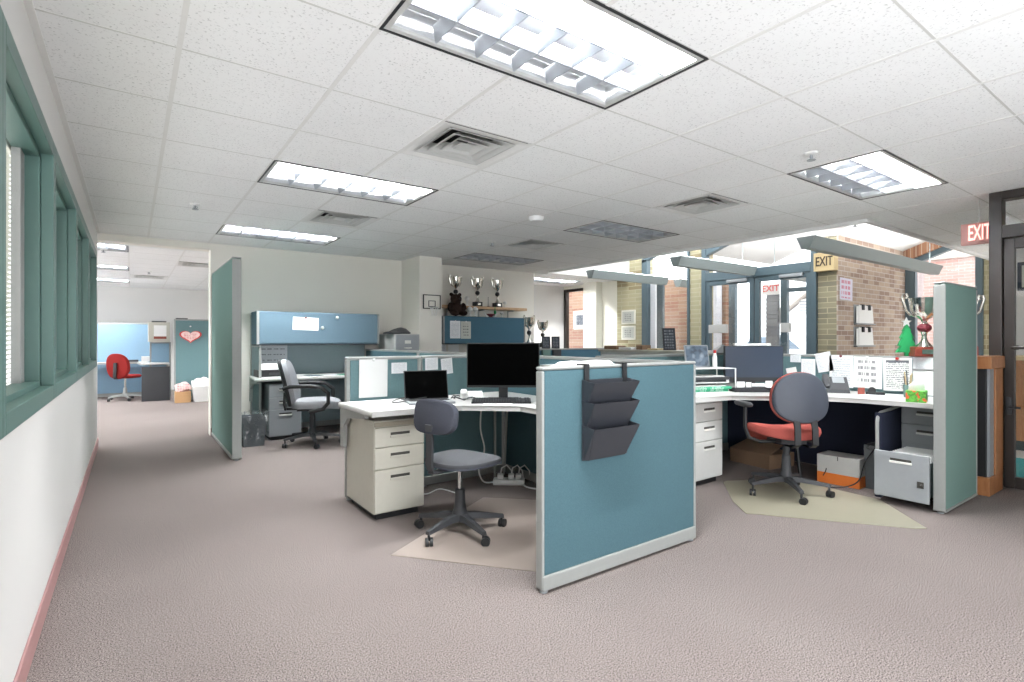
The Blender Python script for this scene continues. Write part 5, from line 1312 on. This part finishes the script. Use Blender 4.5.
# ================================================================== SIGNS
t = thing('exit_sign', 'red lit exit sign hanging from the ceiling beside the bronze door', 'sign', (5.92, 1.365, 2.02), -90)
MB().box(-0.12, 0.12, -0.025, 0.025, 0.0, 0.185, 0.006).build('sign_box', 'exit_face', t, smooth=False)
textmesh('sign_letters', 'EXIT', 0.185, 'exit_glow', t, 0.002, (0.005, -0.028, 0.093), wscale=0.40)
MB().cyl((0.0, 0, 0.18), (0.0, 0, 0.38), 0.006, seg=8).build('stem', 'grid', t)
t = thing('exit_sign', 'tan box exit sign with dark letters on the brick corner of the entrance', 'sign', (7.93, 3.49, 2.165), -90)
MB().box(-0.135, 0.135, -0.055, 0.065, 0.0, 0.255, 0.004).build('sign_box', 'tan', t, smooth=False)
f = MB()
for q in ((-0.135, 0.135, 0, 0.018), (-0.135, 0.135, 0.237, 0.255), (-0.135, -0.117, 0.018, 0.237), (0.117, 0.135, 0.018, 0.237)): f.box(q[0], q[1], -0.062, -0.055, q[2], q[3])
f.build('rim', 'tan', t, smooth=False)
textmesh('sign_letters', 'EXIT', 0.185, 'ink', t, 0.003, (0, -0.058, 0.127), wscale=0.60)
pinned('white notice with red and blue print on the brown brick wall', 8.24, 3.354, 1.915, 0, 0.40, 0.31, 'pr_red', 1, name='wall_notice', group='things on the brick wall')
for z, lb in ((1.565, 'white paper holder on the brown brick wall, upper of two'), (1.24, 'white paper holder on the brown brick wall, lower of two')):
    t = thing('paper_holder', lb, 'paper holder', (8.81, 3.358, z), 0, 'paper holders on the brick wall')
    MB().box(-0.32, 0.32, -0.05, 0.0, -0.145, -0.125, 0.003).box(-0.32, 0.32, -0.005, 0.0, -0.145, 0.145).build('back', 'steel', t, smooth=False)
    sh = MB()
    for k, (a, b, y) in enumerate(((-0.30, 0.02, -0.02), (-0.05, 0.31, -0.014), (-0.24, 0.16, -0.028))):
        sh.loft([[(a, y - 0.012, -0.122), (b, y - 0.012, -0.122), (b, y - 0.008, -0.122), (a, y - 0.008, -0.122)], [(a + 0.03, y, 0.12 + 0.01 * k), (b - 0.02, y, 0.135), (b - 0.02, y + 0.004, 0.135), (a + 0.03, y + 0.004, 0.12 + 0.01 * k)]])
    sh.build('sheets', 'paper', t, smooth=False)
    for x in (-0.1, 0.12): MB().box(x - 0.025, x + 0.025, -0.055, -0.004, 0.07, 0.15, 0.004).build('clip', 'dark', t, smooth=False)
for z, lb in ((1.645, 'upper of two pale framed pictures on the olive brick pier'), (1.335, 'lower of two pale framed pictures on the olive brick pier')):
    t = thing('wall_picture', lb, 'picture', (7.998, 7.185, z), -90, 'pictures on the olive brick pier')
    MB().box(-0.18, 0.18, -0.02, 0.0, -0.14, 0.14, 0.005).build('frame', 'cream', t, smooth=False)
    MB().box(-0.15, 0.15, -0.023, -0.018, -0.11, 0.11).build('picture', 'pr_grey', t, smooth=False)
t = thing('wall_picture', 'white framed picture on orange brick seen through the dark framed window', 'picture', (9.498, 10.12, 1.71), -90)
MB().box(-0.30, 0.30, -0.03, 0.0, -0.24, 0.24, 0.006).build('frame', 'white', t, smooth=False)
MB().box(-0.19, 0.19, -0.033, -0.028, -0.13, 0.13).build('picture', 'pr_photo', t, smooth=False)

# ================================================================== LOBBY BEHIND THE BRONZE DOOR
t = thing('lobby_counter', 'oak fronted counter seen through the bronze door', 'counter', (7.7, 1.0, 0))
MB().box(0.0, 0.6, -0.9, 0.75, 0.12, 0.98, 0.004).build('body', 'oak', t, smooth=False)
MB().box(0.05, 0.6, -0.88, 0.73, 0.0, 0.12).build('plinth', 'dark', t, smooth=False)
MB().box(-0.03, 0.62, -0.92, 0.77, 0.98, 1.02, 0.006).build('top', 'tan', t, smooth=False)
t = thing('wall_picture', 'blue framed picture on the lobby wall behind the bronze door', 'picture', (8.598, 1.50, 1.95), -90)
MB().box(-0.13, 0.13, -0.02, 0, -0.17, 0.17, 0.005).build('frame', 'p_dark', t, smooth=False)
MB().box(-0.09, 0.09, -0.023, -0.018, -0.13, 0.13).build('picture', 'pr_grey', t, smooth=False)
tag(MB().box(-0.5, 0.5, -0.7, 0.4, 0, 0.008, 0.003).build('door_mat', 'teal_mat', smooth=False, loc=(6.7, 1.1, 0.012)), 'teal door mat on the lobby floor behind the bronze door', 'mat')
struct(MB().box(5.85, 10.45, -3.2, 3.3, 0.0, 0.012).build('floor_lobby', plain('lobby_floor', rgb(206, 202, 196), 0.4), smooth=False))

# ================================================================== FAR OFFICE
partition('pale blue partition at the far wall behind the bright red chair', -1.0, 13.85, 0, 1.38, 1.55, 'p_sky')
partition('teal partition of the far office carrying the heart sign', 0.67, 12.2, 0, 1.3, 1.60, 'p_teal')
t = worktop('pale desk of the far office behind the bright red chair', [(-1.1, 13.35), (0.1, 13.35), (0.15, 12.55), (0.62, 12.55), (0.62, 12.94), (0.28, 12.94), (0.28, 13.80), (-1.1, 13.80)])
MB().box(1.26, 1.72, -0.83, -0.80, 0, 0.67).build('end_panel', 'dark', t, smooth=False)
bracket(t, 1.70, -0.3, 0, 'steel_w')
t = thing('shelf_bin', 'pale open cabinet with a white sheet above the far desk', 'cabinet', (0.45, 12.62, 1.155))
MB().box(-0.18, 0.18, 0.02, 0.35, 0, 0.39, 0.004).build('body', 'putty', t, smooth=False)
MB().box(-0.09, 0.12, 0.012, 0.02, 0.06, 0.33).build('sheet', 'paper', t, smooth=False)
MB().box(-0.09, 0.12, 0.008, 0.014, 0.06, 0.11).build('sheet_band', 'mahog', t, smooth=False)
partition('short blue partition below the pale cabinet of the far desk', 0.30, 12.99, 0, 0.36, 1.15, 'p_sky')
t = thing('heart_sign', 'red edged pink heart sign on the teal partition of the far office', 'sign', (0.945, 12.155, 1.27))
hp = []
for k in range(40):
    a = 2 * PI * k / 40
    hp.append((0.0118 * 16 * math.sin(a) ** 3, 0.0085 * (13 * math.cos(a) - 5 * math.cos(2 * a) - 2 * math.cos(3 * a) - math.cos(4 * a))))
MB().prism(hp, 0.0, 0.012, 0.0, 1, Matrix.Rotation(R(90), 4, 'X') @ Matrix.Translation((0, 0, -0.006))).build('heart', 'red', t, smooth=False)
MB().prism([(x * 0.84, z * 0.84 + 0.004) for x, z in hp], 0.0, 0.004, 0.0, 1, Matrix.Rotation(R(90), 4, 'X') @ Matrix.Translation((0, 0, 0.0065))).build('heart_print', 'pr_heart', t, smooth=False)
MB().ball((0, 0.0, 0.19), 0.015, 0.01, 0.015, 10, 6).build('hook', 'white', t)
t = thing('carton', 'tan carton with white bags on top against the teal far partition', 'box', (0.80, 11.95, 0))
MB().box(-0.13, 0.13, -0.10, 0.10, 0, 0.21, 0.004).build('carton', 'kraft', t, smooth=False)
MB().cushion(0.14, 0.11, [(0.7, 0.2), (1.0, 0.24), (0.95, 0.32), (0.6, 0.37), (0.2, 0.38)], 2.2, 28, bend=lambda x, y, z: (x + 0.02 * math.sin(30 * z + 9 * y), y, z + 0.02 * math.sin(25 * x))).build('bags', 'pr_heart', t)
t = thing('white_bin', 'white slant fronted bin beside the tan carton in the far office', 'bin', (1.13, 11.95, 0))
MB().loft([[(-0.15, -0.12, 0), (0.15, -0.12, 0), (0.15, 0.12, 0), (-0.15, 0.12, 0)], [(-0.18, -0.16, 0.30), (0.18, -0.16, 0.30), (0.18, 0.14, 0.30), (-0.18, 0.14, 0.30)], [(-0.18, 0.0, 0.40), (0.18, 0.0, 0.40), (0.18, 0.14, 0.40), (-0.18, 0.14, 0.40)]]).build('body', 'white', t, smooth=False)
MB().cushion(0.14, 0.08, [(0.8, 0.38), (1.0, 0.41), (0.6, 0.45), (0.15, 0.46)], 2.2, 20, (0, 0.06, 0), bend=lambda x, y, z: (x, y, z + 0.015 * math.sin(40 * x))).build('bag', 'paper', t)
for nm, x, y, z, w, d, h, m, lb in (('paper_pile', -0.85, 13.6, 0.741, 0.16, 0.12, 0.05, 'paper', 'white paper pile on the far desk left of the red chair'), ('tape_box', 0.02, 13.6, 0.741, 0.10, 0.08, 0.04, 'dark', 'dark tape and tools on the far desk right of the red chair'), ('phone_block', 0.24, 13.5, 0.741, 0.07, 0.07, 0.11, 'white', 'white desk phone block on the far desk'), ('document_case', 0.45, 12.8, 1.546, 0.12, 0.1, 0.025, 'dark', 'dark flat box on top of the pale far cabinet'), ('marker_pen', 0.80, 12.2, 1.601, 0.1, 0.025, 0.02, 'dark', 'dark marker lying on top of the teal far partition')):
    tag(MB().box(-w, w, -d, d, 0, h, min(0.006, h * 0.3)).build(nm, m, smooth=False, loc=(x, y, z)), lb, nm.split('_')[0])

# ================================================================== CAMERA, SKY, SUN
cam = bpy.data.cameras.new('camera'); co = bpy.data.objects.new('camera', cam); COL.objects.link(co)
co.location = (0, 0, 1.2); co.rotation_euler = (R(90), 0, R(-35.65))
cam.sensor_fit = 'HORIZONTAL'; cam.sensor_width = 36.0; cam.lens = 530.7 / 1024 * 36.0; cam.shift_y = -0.0013
cam.clip_start = 0.02; cam.clip_end = 200
SC.camera = co
w = bpy.data.worlds.new('sky'); SC.world = w; w.use_nodes = True
nt = w.node_tree
bgn = nt.nodes['Background']
bgn.inputs[0].default_value = (0.93, 0.965, 1.0, 1); bgn.inputs[1].default_value = 2.4
SC.view_settings.view_transform = 'Standard'; SC.view_settings.look = 'None'
SC.view_settings.gamma = 1.0; SC.view_settings.use_curve_mapping = False
SC.view_settings.exposure = 1.12
SC.cycles.use_denoising = True
SC.cycles.max_bounces = 10; SC.cycles.diffuse_bounces = 5; SC.cycles.transparent_max_bounces = 16
SC.cycles.sample_clamp_indirect = 8.0
SC.cycles.caustics_reflective = False; SC.cycles.caustics_refractive = False
